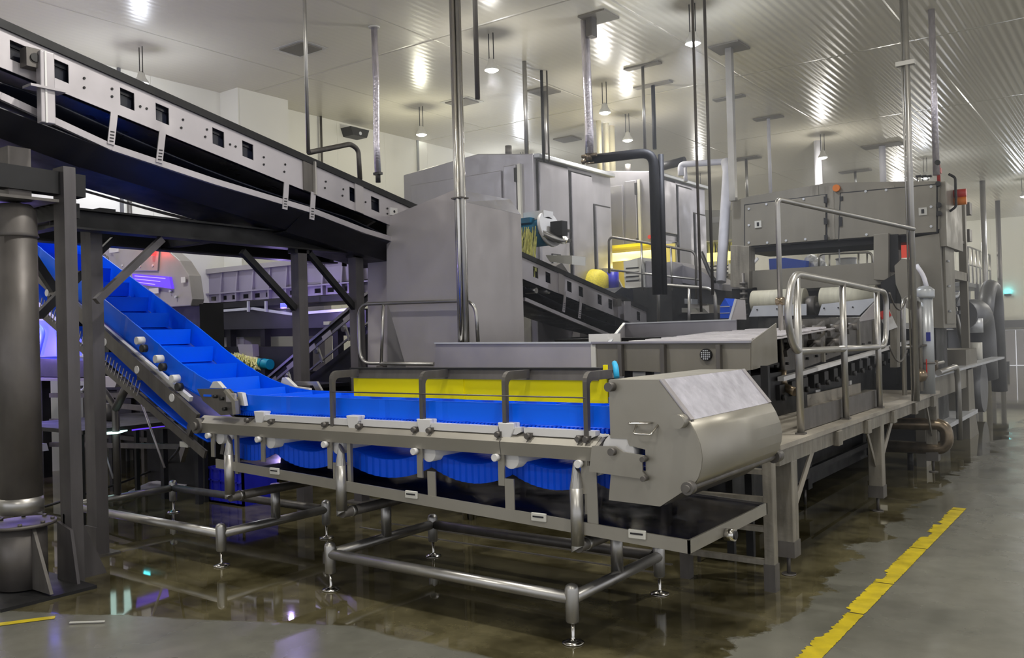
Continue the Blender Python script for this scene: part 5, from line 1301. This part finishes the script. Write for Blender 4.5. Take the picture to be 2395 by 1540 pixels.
# third machine: cream one with yellow strips
t=thing('cream_feeder','cream coloured feeder machine with yellow strips beneath, right of the rear freezer cabinet','machine',(-6.8,17,0))
yy=17.0
MB().prism([(U(a,b,y=yy).x,U(a,b,y=yy).z) for a,b in ((1643,492),(1720,492),(1720,556),(1643,562))],'y',yy,yy+1).build('upper_box',OFFW,t)
MB().prism([(U(a,b,y=yy).x,U(a,b,y=yy).z) for a,b in ((1643,540),(1720,538),(1720,562),(1643,566))],'y',yy-.15,yy).build('lower_box',OFFW,t)
mb=MB()
for k in range(34):
    px=1644+k*2.2; a=U(px,566,y=yy); mb.bar((a.x,yy+.1,a.z),(a.x+random.uniform(-.03,.03),yy+.1,a.z-.25-random.random()*.25),.03,.02,up=(0,1,0))
o=mb.build('hanging_strips',PRODUCT,t); o['kind']='stuff'
a=U(1643,598,y=yy); b=U(1705,592,y=yy); MB().cyl((a.x-.3,yy,a.z-.05),(b.x+.2,yy,a.z-.05),.09,n=12).build('tube_light',YTUBE,t)
MB().box((a.x-.2,yy+.2,0),(b.x+.2,yy+1,a.z-.4)).build('lower_body',SATIN,t)
c=U(1672,515,y=yy); MB().box((c.x-.1,yy-.02,c.z-.06),(c.x+.1,yy,c.z+.06)).build('white_tag',WHITE,t)
for k in range(5):
    c=U(1680,622+k*9,y=yy+.15); MB().box((c.x-.2,yy+.18,c.z-.015),(c.x+.2,yy+.2,c.z+.015)).build('vent_slit',GAP,t)
# discharge drum with teal cylinder
t=thing('discharge_drum','teal drum with white rounded end shield dropping yellow green strips onto the black conveyor','drum',(-6,8.6,2.4))
yy=8.55
def Q(a,b,y=yy): return U(a,b,y=y)
c=Q(1250,545); r_=.17
A=Q(1150,545);B=Q(1284,545)
MB().cyl((A.x-.6,yy,c.z),(B.x,yy,c.z),r_,n=28).build('drum',TEALP,t)
MB().box((A.x-.6,yy-.2,c.z+.10),(Q(1262,530).x,yy+.1,c.z+.16)).build('scraper_bar',TEALP,t)
E1=Q(1290,540)
MB().cyl((B.x-.01,yy,c.z+.02),(B.x+.03,yy,c.z+.03),.215,n=30).build('end_shield',WHITE,t)
MB().box((Q(1236,525).x,yy-.1,c.z+.14),(B.x,yy+.1,c.z+.24)).build('shield_arm',WHITE,t)
MB().cyl((B.x+.03,yy,c.z-.07),(B.x+.06,yy,c.z-.02),.19,n=30).build('steel_disc',PIPE,t)
MB().box((B.x+.06,yy-.06,c.z-.07),(B.x+.22,yy+.06,c.z+.1)).build('shaft_block',DARKST,t)
mb=MB(); rr=random.Random(5)
for k in range(220):
    x_=rr.uniform(A.x-.1,B.x-.05); a0=rr.uniform(-.3,.8); h=rr.uniform(.15,.45)
    mb.bar((x_,yy-r_-.01,c.z+rr.uniform(-.12,.06)),(x_+rr.uniform(-.04,.06),yy-r_-.06-rr.random()*.05,c.z-.15-h),.008,.008,up=(0,1,0))
o=mb.build('hanging_strips',PRODUCT,t); o['kind']='stuff'
MB().box((A.x-.7,yy-.05,0),(A.x-.5,yy+.1,c.z+.1)).build('drum_stand',MIDST,t)
MB().prism([(Q(1265,596).x,Q(1265,596).z),(Q(1327,597).x,Q(1327,597).z),(Q(1327,618).x,Q(1327,618).z),(Q(1275,612).x,Q(1275,612).z)],'y',yy+.1,yy+.4).build('white_guide_box',OFFW,t)
# yellow round sponge-like roll and blue motor
yy=11.7
a=U(1388,668,y=yy)
t=thing('yellow_mesh_roll','yellow ribbed roll beside a blue motor behind the black conveyor','roll',T(a))
g_=MB().lathe([(.001,-.21),(.17,-.20),(.24,-.12),(.255,0),(.24,.12),(.19,.2),(.001,.21)],(0,0,0),28)
bmesh.ops.rotate(g_.bm,verts=g_.bm.verts,cent=(0,0,0),matrix=Matrix.Rotation(math.pi/2,3,'Y')); bmesh.ops.translate(g_.bm,verts=g_.bm.verts,vec=T(a)); g_.build('mesh_roll',YSPONGE,t)
b=U(1420,655,y=yy+.1); MB().cyl((b.x+.05,yy+.2,b.z-.15),(b.x+.05,yy+.2,b.z+.12),.09,n=16).build('blue_motor',BLUEC,t)
MB().prism([(U(p,q,y=yy+.3).x,U(p,q,y=yy+.3).z) for p,q in ((1400,628),(1433,628),(1460,682),(1410,685))],'y',yy+.3,yy+.34).build('side_plate',CABCREAM,t)
MB().box((a.x-.3,yy,0),(a.x+.5,yy+.5,a.z-.3)).build('roll_stand',DARKST,t)
# vent box cabinet between the cabinets
t=thing('vent_box_cabinet','small cream cabinet with louvre slits under the yellow tube light','cabinet',(-5.9,10.5,0))
yy=11.0
V=lambda a,b:(U(a,b,y=yy).x,U(a,b,y=yy).z)
MB().prism([V(1458,612),V(1498,602),V(1502,672),V(1462,675)],'y',yy,yy+.5).build('cabinet_body',OFFW,t)
MB().prism([V(1502,610),V(1560,614),V(1560,690),V(1502,672)],'y',yy+.1,yy+.5).build('side_box',CABIN,t)
for k in range(4): c=V(1479,627+k*10); MB().box((c[0]-.1,yy-.01,c[1]-.008),(c[0]+.1,yy,c[1]+.008)).build('vent_slit',GAP,t)
c=V(1480,675); MB().box((c[0]-.3,yy,0),(c[0]+.6,yy+.5,c[1])).build('cabinet_base',DARKST,t)
# long grey machine with sweeping hull right of the insulated pipe
t=thing('product_hull','grey sloping product hull running below the rear freezer cabinet','machine',(-5.5,11.5,0))
yy=11.5
V=lambda a,b,y=11.5:(U(a,b,y=y).x,U(a,b,y=y).z)
MB().prism([V(1535,618),V(1570,612),V(1640,635),V(1690,665),V(1690,680),V(1535,650)],'y',yy,yy+.6).build('hull',CABIN,t)
MB().prism([V(1535,652),V(1690,680),V(1690,715),V(1535,700)],'y',yy+.1,yy+.6).build('dark_gap',GAP,t)
MB().prism([V(1540,696),V(1625,700),V(1625,712),V(1540,708)],'y',yy-.1,yy+.1).build('lower_rail',ALU,t)
MB().prism([V(1535,718),V(1640,722),V(1650,732),V(1535,730)],'y',yy-.2,yy+.1).build('lower_tray',CABCREAM,t)
MB().box((V(1535,0)[0],yy+.1,0),(V(1690,0)[0],yy+.6,V(1600,735)[1])).build('machine_base',DARKST,t)
MB().prism([V(1560,660),V(1568,660),V(1568,725),V(1560,725)],'y',yy-.05,yy).build('upright',OFFW,t)
MB().tube([(V(1640,590)[0],yy,V(1640,590)[1]),(V(1660,640)[0],yy,V(1660,640)[1]),(V(1680,665)[0],yy-.1,V(1680,660)[1])],.03,n=8,fillet=.2).build('cable',BLACKP,t)
# small railing in front
yy=9.9
g=lambda a,b,y=9.9:T(U(a,b,y=y))
t=thing('walkway_railing','small pale tube railing left of the hanging cables, behind the tray','railing',g(1540,760))
MB().tube([g(1541,790),g(1540,672),g(1550,667),g(1672,676),g(1676,790)],.022,n=10,fillet=.12).build('rail_loop',PIPE,t)
MB().tube([g(1612,672),g(1611,790)],.018).build('rail_post',PIPE,t)
t=thing('walkway_railing','long thin handrail running across in front of the freezer cabinets','railing',T(U(1440,550,y=11)))
h=lambda a,b,y=10.9:T(U(a,b,y=y))
MB().tube([h(1425,640),h(1424,562),h(1430,555),h(1510,568),h(1620,588),h(1628,600),h(1628,700)],.018,n=8,fillet=.08).build('top_rail',MIDST,t)
MB().tube([h(1430,632),h(1640,655)],.015,n=8).build('mid_rail',PIPE,t)
for px in (1500,1569): MB().tube([h(px,568+(px-1500)*.15),h(px+3,680)],.015,n=8).build('rail_post',PIPE,t)
# blue pointed crate
yy=9.0
V=lambda a,b:(U(a,b,y=yy).x,U(a,b,y=yy).z)
t=thing('blue_pointed_cover','bright blue pointed plastic cover beside the white portal pipe','cover',(V(1695,740)[0],yy,1.5))
MB().prism([V(1684,745),V(1684,716),V(1695,698),V(1706,716),V(1707,745)],'y',yy,yy+.3).build('cover_shell',BLUECR,t)
for z in (718,733): a=V(1684,z);b=V(1707,z); MB().box((a[0],yy-.008,a[1]-.004),(b[0],yy,a[1]+.004)).build('cover_rib',ALU,t)
MB().box((V(1684,0)[0],yy,0),(V(1707,0)[0],yy+.3,V(1690,745)[1])).build('cover_stand',DARKST,t)

# ================================================================ things glimpsed through the sorter's opening
yy=15.5
V=lambda a,b,y=15.5:(U(a,b,y=y).x,U(a,b,y=y).z)
t=thing('blue_bin','bright blue plastic bin seen through the opening of the sorting machine','bin',(V(1850,620)[0],yy,0))
MB().prism([V(1800,636),V(1798,606),V(1835,603),V(1885,610),V(1883,636)],'y',yy,yy+.5).build('bin_body',BLUECR,t)
MB().box((V(1808,0)[0],yy,0),(V(1878,0)[0],yy+.5,V(1850,632)[1])).build('bin_stand',DARKST,t)
t=thing('steel_drum','pale steel drum standing right of the blue bin beyond the sorting machine','drum',(V(1955,620)[0],yy,0))
c=V(1968,620); MB().cyl((c[0],yy+.3,0),(c[0],yy+.3,V(1968,604)[1]),.17,n=20).build('drum_body',ALU,t); MB().cyl((c[0],yy+.3,V(1968,604)[1]),(c[0],yy+.3,V(1968,602)[1]),.18,n=20).build('drum_lid',CABIN,t)
t=thing('far_railing','thin railing seen through the opening of the sorting machine','railing',(V(1990,620)[0],yy-.5,0))
R_r=lambda a,b:T(U(a,b,y=15.0))
MB().tube([R_r(1915,640),R_r(1916,598),R_r(1925,594),R_r(2040,590),R_r(2042,640)],.02,n=8,fillet=.1).build('rail_loop',PIPE,t)
for px in (1940,2008,2028): MB().tube([R_r(px,592),R_r(px,640)],.016,n=8).build('rail_post',PIPE,t)
MB().box((R_r(1915,0)[0],14.95,1.9),(R_r(2042,0)[0],15.05,R_r(1980,640)[2])).box((R_r(1915,0)[0],14.95,0),(R_r(1918,0)[0],15.05,1.9)).build('rail_deck',MIDST,t)
t=thing('white_bag_pile','crumpled white sacks on a shelf beyond the sorting machine','sacks',(V(1895,620)[0],yy+.2,0))
mb=MB()
for (px,py,s) in ((1885,610,.13),(1900,622,.16),(1888,628,.14)):
    a=V(px,py); g2=bmesh.ops.create_icosphere(mb.bm,subdivisions=2,radius=s,matrix=Matrix.Translation((a[0],yy+.3,a[1])))
mb.build('sacks',ALU,t)
MB().box((V(1880,0)[0],yy+.1,0),(V(1912,0)[0],yy+.6,V(1890,634)[1])).build('shelf',MIDST,t)

# ================================================================ left background: long ribbed shaker conveyor
yy=7.75
V=lambda a,b,y=7.75:(U(a,b,y=y).x,U(a,b,y=y).z)
xa,xb_=V(446,680)[0],V(905,650)[0]
zt5=V(444,643)[1]; zb5=V(455,712)[1]
t=thing('ribbed_shaker','long lilac grey ribbed steel shaker deck behind the dark frame','conveyor',(xa,yy,0))
SHK=t
LIL=mat('lilac_grey_steel',(.36,.33,.42),.45,.4,var=.1,vscale=(2,2,2))
zs=zb5+.13
def zl(x): return zt5+(x-xa)*.012
MB().prism([(xa,zs),(xb_,zs+.03),(xb_,zl(xb_)),(xa,zt5)],'y',yy,yy+.01).build('upper_side',LIL,t)
mb=MB(); wx=[]
x=xa+.12
mb.box((xa,yy,zb5),(xb_,yy+.01,zb5+.03)); mb.box((xa,yy,zb5+.09),(xb_,yy+.01,zs))
while x<xb_:
    mb.box((x,yy,zb5+.03),(x+.13,yy+.01,zb5+.09)); x+=.25
mb.build('window_strip',LIL,t)
MB().box((xa,yy+.1,zb5),(xb_,yy+.12,zt5-.1)).build('inner_back',GAP,t)
MB().box((xa,yy-.05,zl(xa)-.02),(xb_,yy+.02,zl(xb_))).build('top_lip',SATIN,t)
MB().box((xa,yy-.06,zs-.01),(xb_,yy,zs+.01)).build('mid_shelf',LIL,t)
k=0; x=xa+.05
while x<xb_:
    MB().prism([(yy,zb5),(yy-.05,zb5),(yy-.05,zs),(yy-.015,zt5-.02),(yy,zt5-.02)],'x',x,x+.03).build('side_rib',LIL,t)
    x+=.36; k+=1
MB().box((xa,yy,zb5-.09),(xb_,yy+.9,zb5-.01)).build('dark_deck',DARKST,t)
za=V(520,735)[1]
pts=[V(430,735),V(600,722),V(690,735),V(860,722)]
for p,q in zip(pts,pts[1:]): MB().bar((p[0],yy-.06,p[1]),(q[0],yy-.06,q[1]),.03,.035).build('pale_edge_bar',ALU,t)
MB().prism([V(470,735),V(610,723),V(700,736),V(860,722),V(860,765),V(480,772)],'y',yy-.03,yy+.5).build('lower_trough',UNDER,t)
MB().prism([V(420,740),V(500,738),V(500,772),V(420,772)],'y',yy-.1,yy).build('grey_panel',SATIN,t)
for px in (595,636): a=V(px,705);b=V(px,728); MB().bar((a[0],yy-.1,a[1]),(b[0],yy-.1,b[1]-.01),.03,.03).build('short_strut',ALU,t)
for px in (455,): a=V(px,715);b=V(px,770); MB().bar((a[0],yy-.3,a[1]),(b[0],yy-.3,b[1]-.1),.05,.05).build('white_stand',OFFW,t)
for px in (520,600,680,770,850):
    a=V(px,770); MB().box((a[0]-.05,yy+.1,0),(a[0]+.05,yy+.2,a[1])).build('deck_leg',DARKST,t)
MB().prism([V(470,772),V(860,765),V(860,785),V(470,790)],'y',yy+.2,yy+.6).build('dark_rail',DARKST,t)
# boxy grey duct behind it
a=U(527,588,y=9.05);b=U(700,700,y=9.05)
o=MB().box((a.x,9.05,0),(a.x+2.4,9.2,a.z)).build('grey_partition',SATIN); tag(o,'plain grey box panel rising behind the ribbed shaker deck','panel')
# pieces under the shaker
yy=7.5
t=thing('dark_workbench','dark cluttered machine bench beneath the ribbed shaker deck','bench',(V(600,850,7.5)[0],7.5,0))
MB().prism([V(520,812,7.5),V(690,812,7.5),V(690,870,7.5),V(530,870,7.5)],'y',7.5,7.8).build('bench_body',DARKST,t)
MB().box((V(520,0,7.5)[0],7.5,0),(V(690,0,7.5)[0],7.8,V(600,870,7.5)[1])).build('bench_base',DARKST,t)
MB().prism([V(555,806,7.4),V(590,806,7.4),V(592,835,7.4),V(562,835,7.4)],'y',7.4,7.5).build('grey_box',SATIN,t)
MB().tube([(V(508,800,7.4)[0],7.4,V(508,835,7.4)[1]),(V(508,800,7.4)[0],7.4,V(508,800,7.4)[1])],.07,n=12).build('grey_bottle',LIL,t)
MB().prism([V(535,826,7.9),V(610,838,7.9),V(612,846,7.9),V(535,838,7.9)],'y',7.9,8.0).build('white_ledge',ALU,t)
# wrapped roll: yellow green strips and teal roll
yy=7.4
a=U(560,838,y=yy);b=U(600,850,y=yy);c=U(632,853,y=yy)
t=thing('teal_roll','teal roll end with yellow green strips heaped over it beside the blue incline','roll',T(b))
MB().cyl((b.x-.05,yy,b.z),(c.x,yy,c.z),.07,n=20).build('roll',TEALG,t)
MB().cyl(((b.x+c.x)/2,yy,(b.z+c.z)/2),((b.x+c.x)/2+.02,yy,(b.z+c.z)/2),.075,n=20).build('roll_band',TEALP,t)
mb=MB(); rr=random.Random(9)
for k in range(160):
    s=rr.random(); p=Vector(T(a)).lerp(b,s*1.15); 
    mb.bar(p+Vector((rr.uniform(-.05,.05),rr.uniform(-.12,-.02),rr.uniform(.0,.08))),p+Vector((rr.uniform(-.02,.14),rr.uniform(-.14,-.04),rr.uniform(-.10,.03))),.014,.008)
o=mb.build('strip_heap',PRODUCT,t); o['kind']='stuff'
MB().cyl((a.x-.1,yy+.02,a.z+.0),(b.x,yy+.02,b.z),.075,n=16).build('strip_core',mat('pale_yellow_film',(.70,.66,.35),.5),t)
MB().box((b.x-.3,yy-.05,0),(c.x-.05,yy+.1,b.z-.08)).build('roll_stand',DARKST,t)
# diagonal slotted conveyor rising to the right behind the posts
yy=6.95
t=thing('slotted_elevator','grey slotted elevator conveyor rising to the right behind the dark posts','conveyor',(-8,yy,0))
A=U(615,893,y=yy);B=U(880,668,y=yy)
sl=(B.z-A.z)/(B.x-A.x)
def bar_(off,th,m,nm,y=yy):
    return MB().bar((A.x-.2,y,A.z-.2*sl+off),(B.x,y,B.z+off),.02,th,up=(0,0,1)).build(nm,m,t)
bar_(.0,.03,PIPE,'upper_edge'); bar_(-.12,.02,PIPE,'side_rail'); bar_(-.10,.015,PIPE,'side_rail',yy+.01); bar_(-.33,.02,PIPE,'lower_rail'); bar_(-.05,.08,DARKST,'side_web',yy+.02)
for s in (.12,.30,.48,.62,.80):
    p=A.lerp(B,s); MB().bar((p.x-.12,yy-.01,p.z-.10-.12*sl),(p.x+.03,yy-.01,p.z-.10+.03*sl),.01,.06).build('slot_plate',SATIN,t)
for s in (.25,.52,.75):
    p=A.lerp(B,s); MB().cyl((p.x,yy-.05,p.z-.2),(p.x,yy-.0,p.z-.2),.03,n=12).bar((p.x,yy-.02,p.z-.15),(p.x+.08,yy-.02,p.z-.33),.02,.03).build('tension_roller',PIPE,t)
for s in (.35,.6): p=A.lerp(B,s); MB().cbox((p.x,yy,p.z+.04),(.10,.04,.04)).build('white_tab',WHITE,t)
MB().prism([(A.x-.1,A.z-.35),(B.x,B.z-.4),(B.x,.2),(A.x+.4,.2)],'y',yy+.1,yy+.6).build('dark_shroud',DARKST,t)
# control cabinet with purple screen and red light
yy=5.5
V=lambda a,b,y=5.5:(U(a,b,y=y).x,U(a,b,y=y).z)
t=thing('control_cabinet','pale grey control cabinet with glowing purple screen and red lamp behind the blue incline','cabinet',(V(340,700)[0],yy,0))
CTL=mat('pale_grey_cabinet_paint',(.40,.38,.37),.42,.2,var=.1,vscale=(3,3,3))
MB().prism([V(240,578),V(386,580),V(420,610),V(442,645),V(450,700),V(446,716),V(330,722),V(240,700)],'y',yy,yy+.15).build('cabinet_shell',CTL,t,bevel=.01)
MB().prism([V(262,582),V(375,586),V(372,634),V(285,634)],'y',yy-.02,yy).build('upper_door',CTL,t,bevel=.004)
MB().prism([V(316,641),V(402,648),V(408,676),V(318,664)],'y',yy-.035,yy-.0).build('screen',SCREEN,t)
for k in range(3):
    MB().prism([V(322,645+k*7),V(394-k*12,651+k*7),V(394-k*12,653+k*7),V(322,647+k*7)],'y',yy-.038,yy-.036).build('screen_line',SCREENL,t)
c=V(366,592); MB().cyl((c[0],yy-.08,c[1]),(c[0],yy-.0,c[1]),.032,n=14).build('red_lamp',REDL,t)
for px,py,w_ in ((272,585,.10),(365,681,.09),(434,655,.04)): c=V(px,py); MB().box((c[0]-w_,yy-.03,c[1]-.03),(c[0]+w_,yy-.02,c[1]+.03)).build('white_label',WHITE,t)
for px,py in ((290,622),(308,622),(332,624),(362,622),(415,695),(402,682)): c=V(px,py); MB().cyl((c[0],yy-.03,c[1]),(c[0],yy,c[1]),.014,n=8).build('door_screw',ALU,t)
MB().tube([(V(250,597)[0],yy-.08,V(250,597)[1]),(V(266,598)[0],yy-.08,V(266,598)[1]),(V(270,625)[0],yy-.08,V(270,625)[1])],.012,n=8,fillet=.05).build('door_handle',MIDST,t)
MB().box((V(300,0)[0],yy+.1,0),(V(430,0)[0],yy+.4,V(340,716)[1])).build('cabinet_stand',DARKST,t)
c=V(366,592)
pl=bpy.data.lights.new('red_glow','POINT'); pl.energy=1.2; pl.color=(1,.05,.02); pl.shadow_soft_size=.04; o=bpy.data.objects.new('red_glow',pl); col.objects.link(o); o.parent=t; o.location=Vector((c[0],yy-.16,c[1]))-t.location
# violet lit table at far left behind the column
yy=5.1
V=lambda a,b,y=5.1:(U(a,b,y=y).x,U(a,b,y=y).z)
t=thing('violet_lit_unit','violet glowing inspection unit half hidden behind the round column','machine',(V(110,800)[0],yy,0))
MB().prism([V(78,750),V(118,750),V(132,790),V(132,834),V(78,834)],'y',yy,yy+.3).build('glow_panel',VIOLETL,t)
MB().tube([(V(96,760)[0],yy-.05,V(96,760)[1]),(V(112,775)[0],yy-.05,V(112,775)[1]),(V(98,830)[0],yy-.05,V(98,830)[1])],.03,n=8,fillet=.08).build('pale_arm',mat('pale_blue_plastic',(.35,.5,.9),.4),t)
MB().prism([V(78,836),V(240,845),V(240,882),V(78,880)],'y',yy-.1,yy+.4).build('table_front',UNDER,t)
MB().prism([V(78,882),V(240,884),V(240,890),V(78,888)],'y',yy-.2,yy+.1).build('lilac_edge',LIL,t)
for px in (95,150,205): a=V(px,890); MB().box((a[0]-.03,yy,0),(a[0]+.03,yy+.1,a[1])).build('table_leg',DARKST,t)
pl=bpy.data.lights.new('violet_glow','POINT'); pl.energy=22; pl.color=(.3,.2,1); pl.shadow_soft_size=.1; o=bpy.data.objects.new('violet_glow',pl); col.objects.link(o); o.parent=t; o.location=Vector((V(100,790)[0],yy-.35,1.55))-t.location
# added violet light and lamp that tint the shaker lilac
pl=bpy.data.lights.new('violet_glow','POINT'); pl.energy=17; pl.color=(.5,.38,1); pl.shadow_soft_size=.03; o=bpy.data.objects.new('violet_glow',pl); col.objects.link(o); o.location=(-8.75,7.15,1.93)
MB().cyl((-8.75,7.15,1.97),(-8.75,7.15,2.03),.04,n=12).build('added_violet_lamp',VIOLETL,SHK)
MB().bar((-8.75,7.15,2.0),(-8.75,7.72,2.05),.02,.02).build('added_lamp_arm',MIDST,SHK)
# low dark conveyor frames on the left behind the incline
yy=5.0
V=lambda a,b,y=5.0:(U(a,b,y=y).x,U(a,b,y=y).z)
t=thing('low_roller_frame','low dark steel roller frame standing behind the incline supports','frame',(V(330,1000)[0],yy,0))
for (a,b) in (((120,925),(470,925)),((120,985),(470,1000)),((120,1040),(430,1045)),((230,945),(400,962))):
    p=V(*a);q=V(*b); MB().bar((p[0],yy,p[1]),(q[0],yy,q[1]),.05,.05).build('frame_bar',MIDST,t)
for px in (165,255,375,455): a=V(px,920); MB().box((a[0]-.03,yy,0),(a[0]+.03,yy+.05,a[1])).build('frame_leg',DARKST,t)
MB().prism([V(240,880),V(300,880),V(290,905),V(262,905)],'y',yy-.1,yy).build('grey_cover',SATIN,t)
MB().tube([(V(218,880)[0],yy-.2,V(218,880)[1]),(V(226,912)[0],yy-.2,V(226,912)[1]),(V(240,910)[0],yy-.2,V(240,910)[1]),(V(246,885)[0],yy-.2,V(246,885)[1])],.018,n=8,fillet=.05).build('pale_hose',ALU,t)
MB().prism([V(95,1035),V(130,1035),V(135,1052),V(95,1055)],'y',yy-.5,yy-.1).build('pale_sheet',ALU,t)
# blue crate
a=U(487,1155,z=0.0); 
c=U(487,1090,y=5.6)
t=thing('blue_crate','deep blue plastic crate on the wet floor behind the hanging pipe leg','crate',(-6.2,5.4,0))
x0=U(487,1150,y=5.15).x; x1=U(565,1150,y=5.15).x
zc_=U(500,1093,y=5.15).z
mb=MB()
mb.box((x0,5.15,.0),(x1+.02,5.17,zc_)).box((x0,5.55,0),(x1+.02,5.57,zc_)).box((x0,5.15,0),(x0+.02,5.57,zc_)).box((x1,5.15,0),(x1+.02,5.57,zc_)).box((x0,5.15,0),(x1,5.57,.02))
mb.build('crate_shell',BLUEC,t)
MB().box((x0-.012,5.138,zc_-.02),(x1+.032,5.16,zc_)).build('crate_rim',BLUEC,t)
for k in range(4): 
    x_=x0+(x1-x0)*(k+.5)/4; MB().box((x_-.008,5.138,0.02),(x_+.008,5.15,zc_-.02)).build('crate_rib',BLUEC,t)
MB().box((x0,5.138,zc_*.62),(x1,5.15,zc_*.66)).build('crate_rib',BLUEC,t)
# cable on the floor from left
pts=[U(105,1186,z=.03),U(170,1165,z=.10),U(300,1125,z=.12),U(385,1088,z=.10),U(412,1060,y=4.4),U(430,1030,y=4.0)]
o=MB().tube([T(p) for p in pts],.012,n=8,fillet=.3).build('black_cable',BLACKP); tag(o,'thick black cable looping from the incline pivot down across the wet floor','cable')
c=U(440,1083,z=.02)
g_=MB(); pts=[(c.x+.30*math.cos(a_),c.y+.16*math.sin(a_),.02+.008*(k%2)) for k,a_ in enumerate([i*.35 for i in range(19)])]
o=g_.tube(pts,.012,n=8).build('green_hose',GREENP); tag(o,'small coil of dark green hose on the floor under the conveyor','hose')
# small floor items
o=MB().bar(T(U(163,1216+241,z=.01)),T(U(245,1454,z=.01)),.012,.006).build('wooden_stick',OFFW); tag(o,'thin pale stick lying at the puddle edge in front','stick')
# drain channel edges in floor under the conveyor
mb=MB().box((-5.3,5.05,.0),(-2.6,5.07,.006)).box((-5.3,5.28,.0),(-2.6,5.30,.006)); mb.build('floor_drain_edge',MIDST,kind='structure')

# yellow light of the tube
pl=bpy.data.lights.new('yellow_glow','POINT'); pl.energy=9; pl.color=(1,.85,.25); pl.shadow_soft_size=.1; o=bpy.data.objects.new('yellow_glow',pl); col.objects.link(o); o.location=(-6.9,12.55,tz-.2)
pl=bpy.data.lights.new('yellow_glow','POINT'); pl.energy=8; pl.color=(1,.85,.25); pl.shadow_soft_size=.1; o=bpy.data.objects.new('yellow_glow',pl); col.objects.link(o); o.location=(-6.0,16.7,2.5)
# added dark mass to darken the cluttered area behind the incline
t=thing('added_dark_mass','added dark mass with rails by the left wall, darkening the area behind the incline','machine',(-9.5,5.9,0))
MB().box((-11.0,5.75,.30),(-8.7,6.9,1.02)).build('unit_body',DARKST,t,bevel=.02)
MB().box((-11.0,5.70,1.02),(-7.5,7.2,1.06)).build('unit_top',UNDER,t)
for x_ in (-10.9,-10.1,-9.6,-8.8):
    MB().box((x_-.03,5.72,0),(x_+.03,5.78,1.02)).build('unit_leg',MIDST,t)
MB().box((-11.0,5.70,.42),(-8.7,5.74,.47)).build('unit_rail',MIDST,t)
MB().box((-10.6,5.71,.55),(-9.8,5.75,.92)).build('unit_door',UNDER,t)
MB().box((-9.6,5.71,.55),(-8.8,5.75,.92)).build('unit_door',UNDER,t)
t=thing('dark_trough','dark raised trough behind the black frame between the posts and the ribbed shaker','trough',(-8,6.4,0))
MB().box((-7.4,7.6,.0),(-6.9,7.75,.75)).build('trough_side',DARKST,t)
MB().box((-7.5,7.55,.75),(-6.8,7.8,.80)).build('trough_rim',MIDST,t)

# added table with glowing panels below, made up for coloured puddle reflections
t=thing('reflection_helper_table','added low dark table with glowing panels below, made up for the puddle reflections','table',(-8,4.8,0))
MB().box((-8.75,3.86,.80),(-7.39,5.15,.835)).build('table_top',DARKST,t)
for x_ in (-8.7,-7.5):
    for y_ in (3.9,5.12): MB().box((x_-.02,y_-.02,0),(x_+.02,y_+.02,.8)).build('table_leg',DARKST,t)
PALE=mat('added_teal_lamp',(.8,.9,.9),.4,0,emit=(.62,.95,.88),estr=1.7)
def under(pts,m,nm):
    q=[U(a,b,z=-.79) for a,b in pts]
    MB().prism([(p.x,p.y) for p in q],'z',.785,.80).build(nm,m,t)
under(((240,1446),(236,1415),(250,1392),(304,1382),(308,1420),(285,1440)),PALE,'added_pale_lamp')
under(((170,1442),(172,1405),(188,1385),(190,1410)),VIOLETL,'added_violet_lamp')
under(((318,1420),(321,1402),(392,1378),(395,1394)),SCREEN,'added_violet_lamp')
under(((332,1352),(338,1336),(352,1336),(350,1352)),CYANL,'added_cyan_lamp')
MB().cyl((-8.1,4.5,.84),(-8.1,4.5,1.0),.05).build('table_knob',MIDST,t)

# pale sheets standing in for glare on the wet floor behind the base frame
t=thing('glare_patch','pale sheets standing in for white glare on wet floor left of the blue crate','glare patch',(-6.9,5.2,0))
mb=MB(); rr=random.Random(4)
for (pts) in ([(392,1142),(430,1118),(500,1102),(560,1096),(566,1110),(500,1122),(440,1134),(405,1150)],[(300,1150),(350,1128),(392,1122),(380,1140),(330,1152)]):
    q=[U(a,b,z=.01) for a,b in pts]
    mb.prism([(p.x,p.y) for p in q],'z',.002,.012+rr.random()*.004)
mb.build('glare_sheet',mat('pale_lilac_glare',(.50,.48,.56),.3),t)

# thin mist hanging in the back of the hall
hm = bpy.data.materials.new('cold_mist'); hm.use_nodes = True
nt = hm.node_tree; nt.nodes.clear()
ho = nt.nodes.new('ShaderNodeOutputMaterial'); hv = nt.nodes.new('ShaderNodeVolumeScatter')
hv.inputs['Color'].default_value = (.92,.95,1,1); hv.inputs['Density'].default_value = .018; hv.inputs['Anisotropy'].default_value = .3
nt.links.new(hv.outputs[0], ho.inputs['Volume'])
hz = MB().box((-11.1,6.9,.02),(8.9,35.7,5.28)).build('mist', hm, kind='stuff'); hz['label']='thin cold mist hanging in the hall'
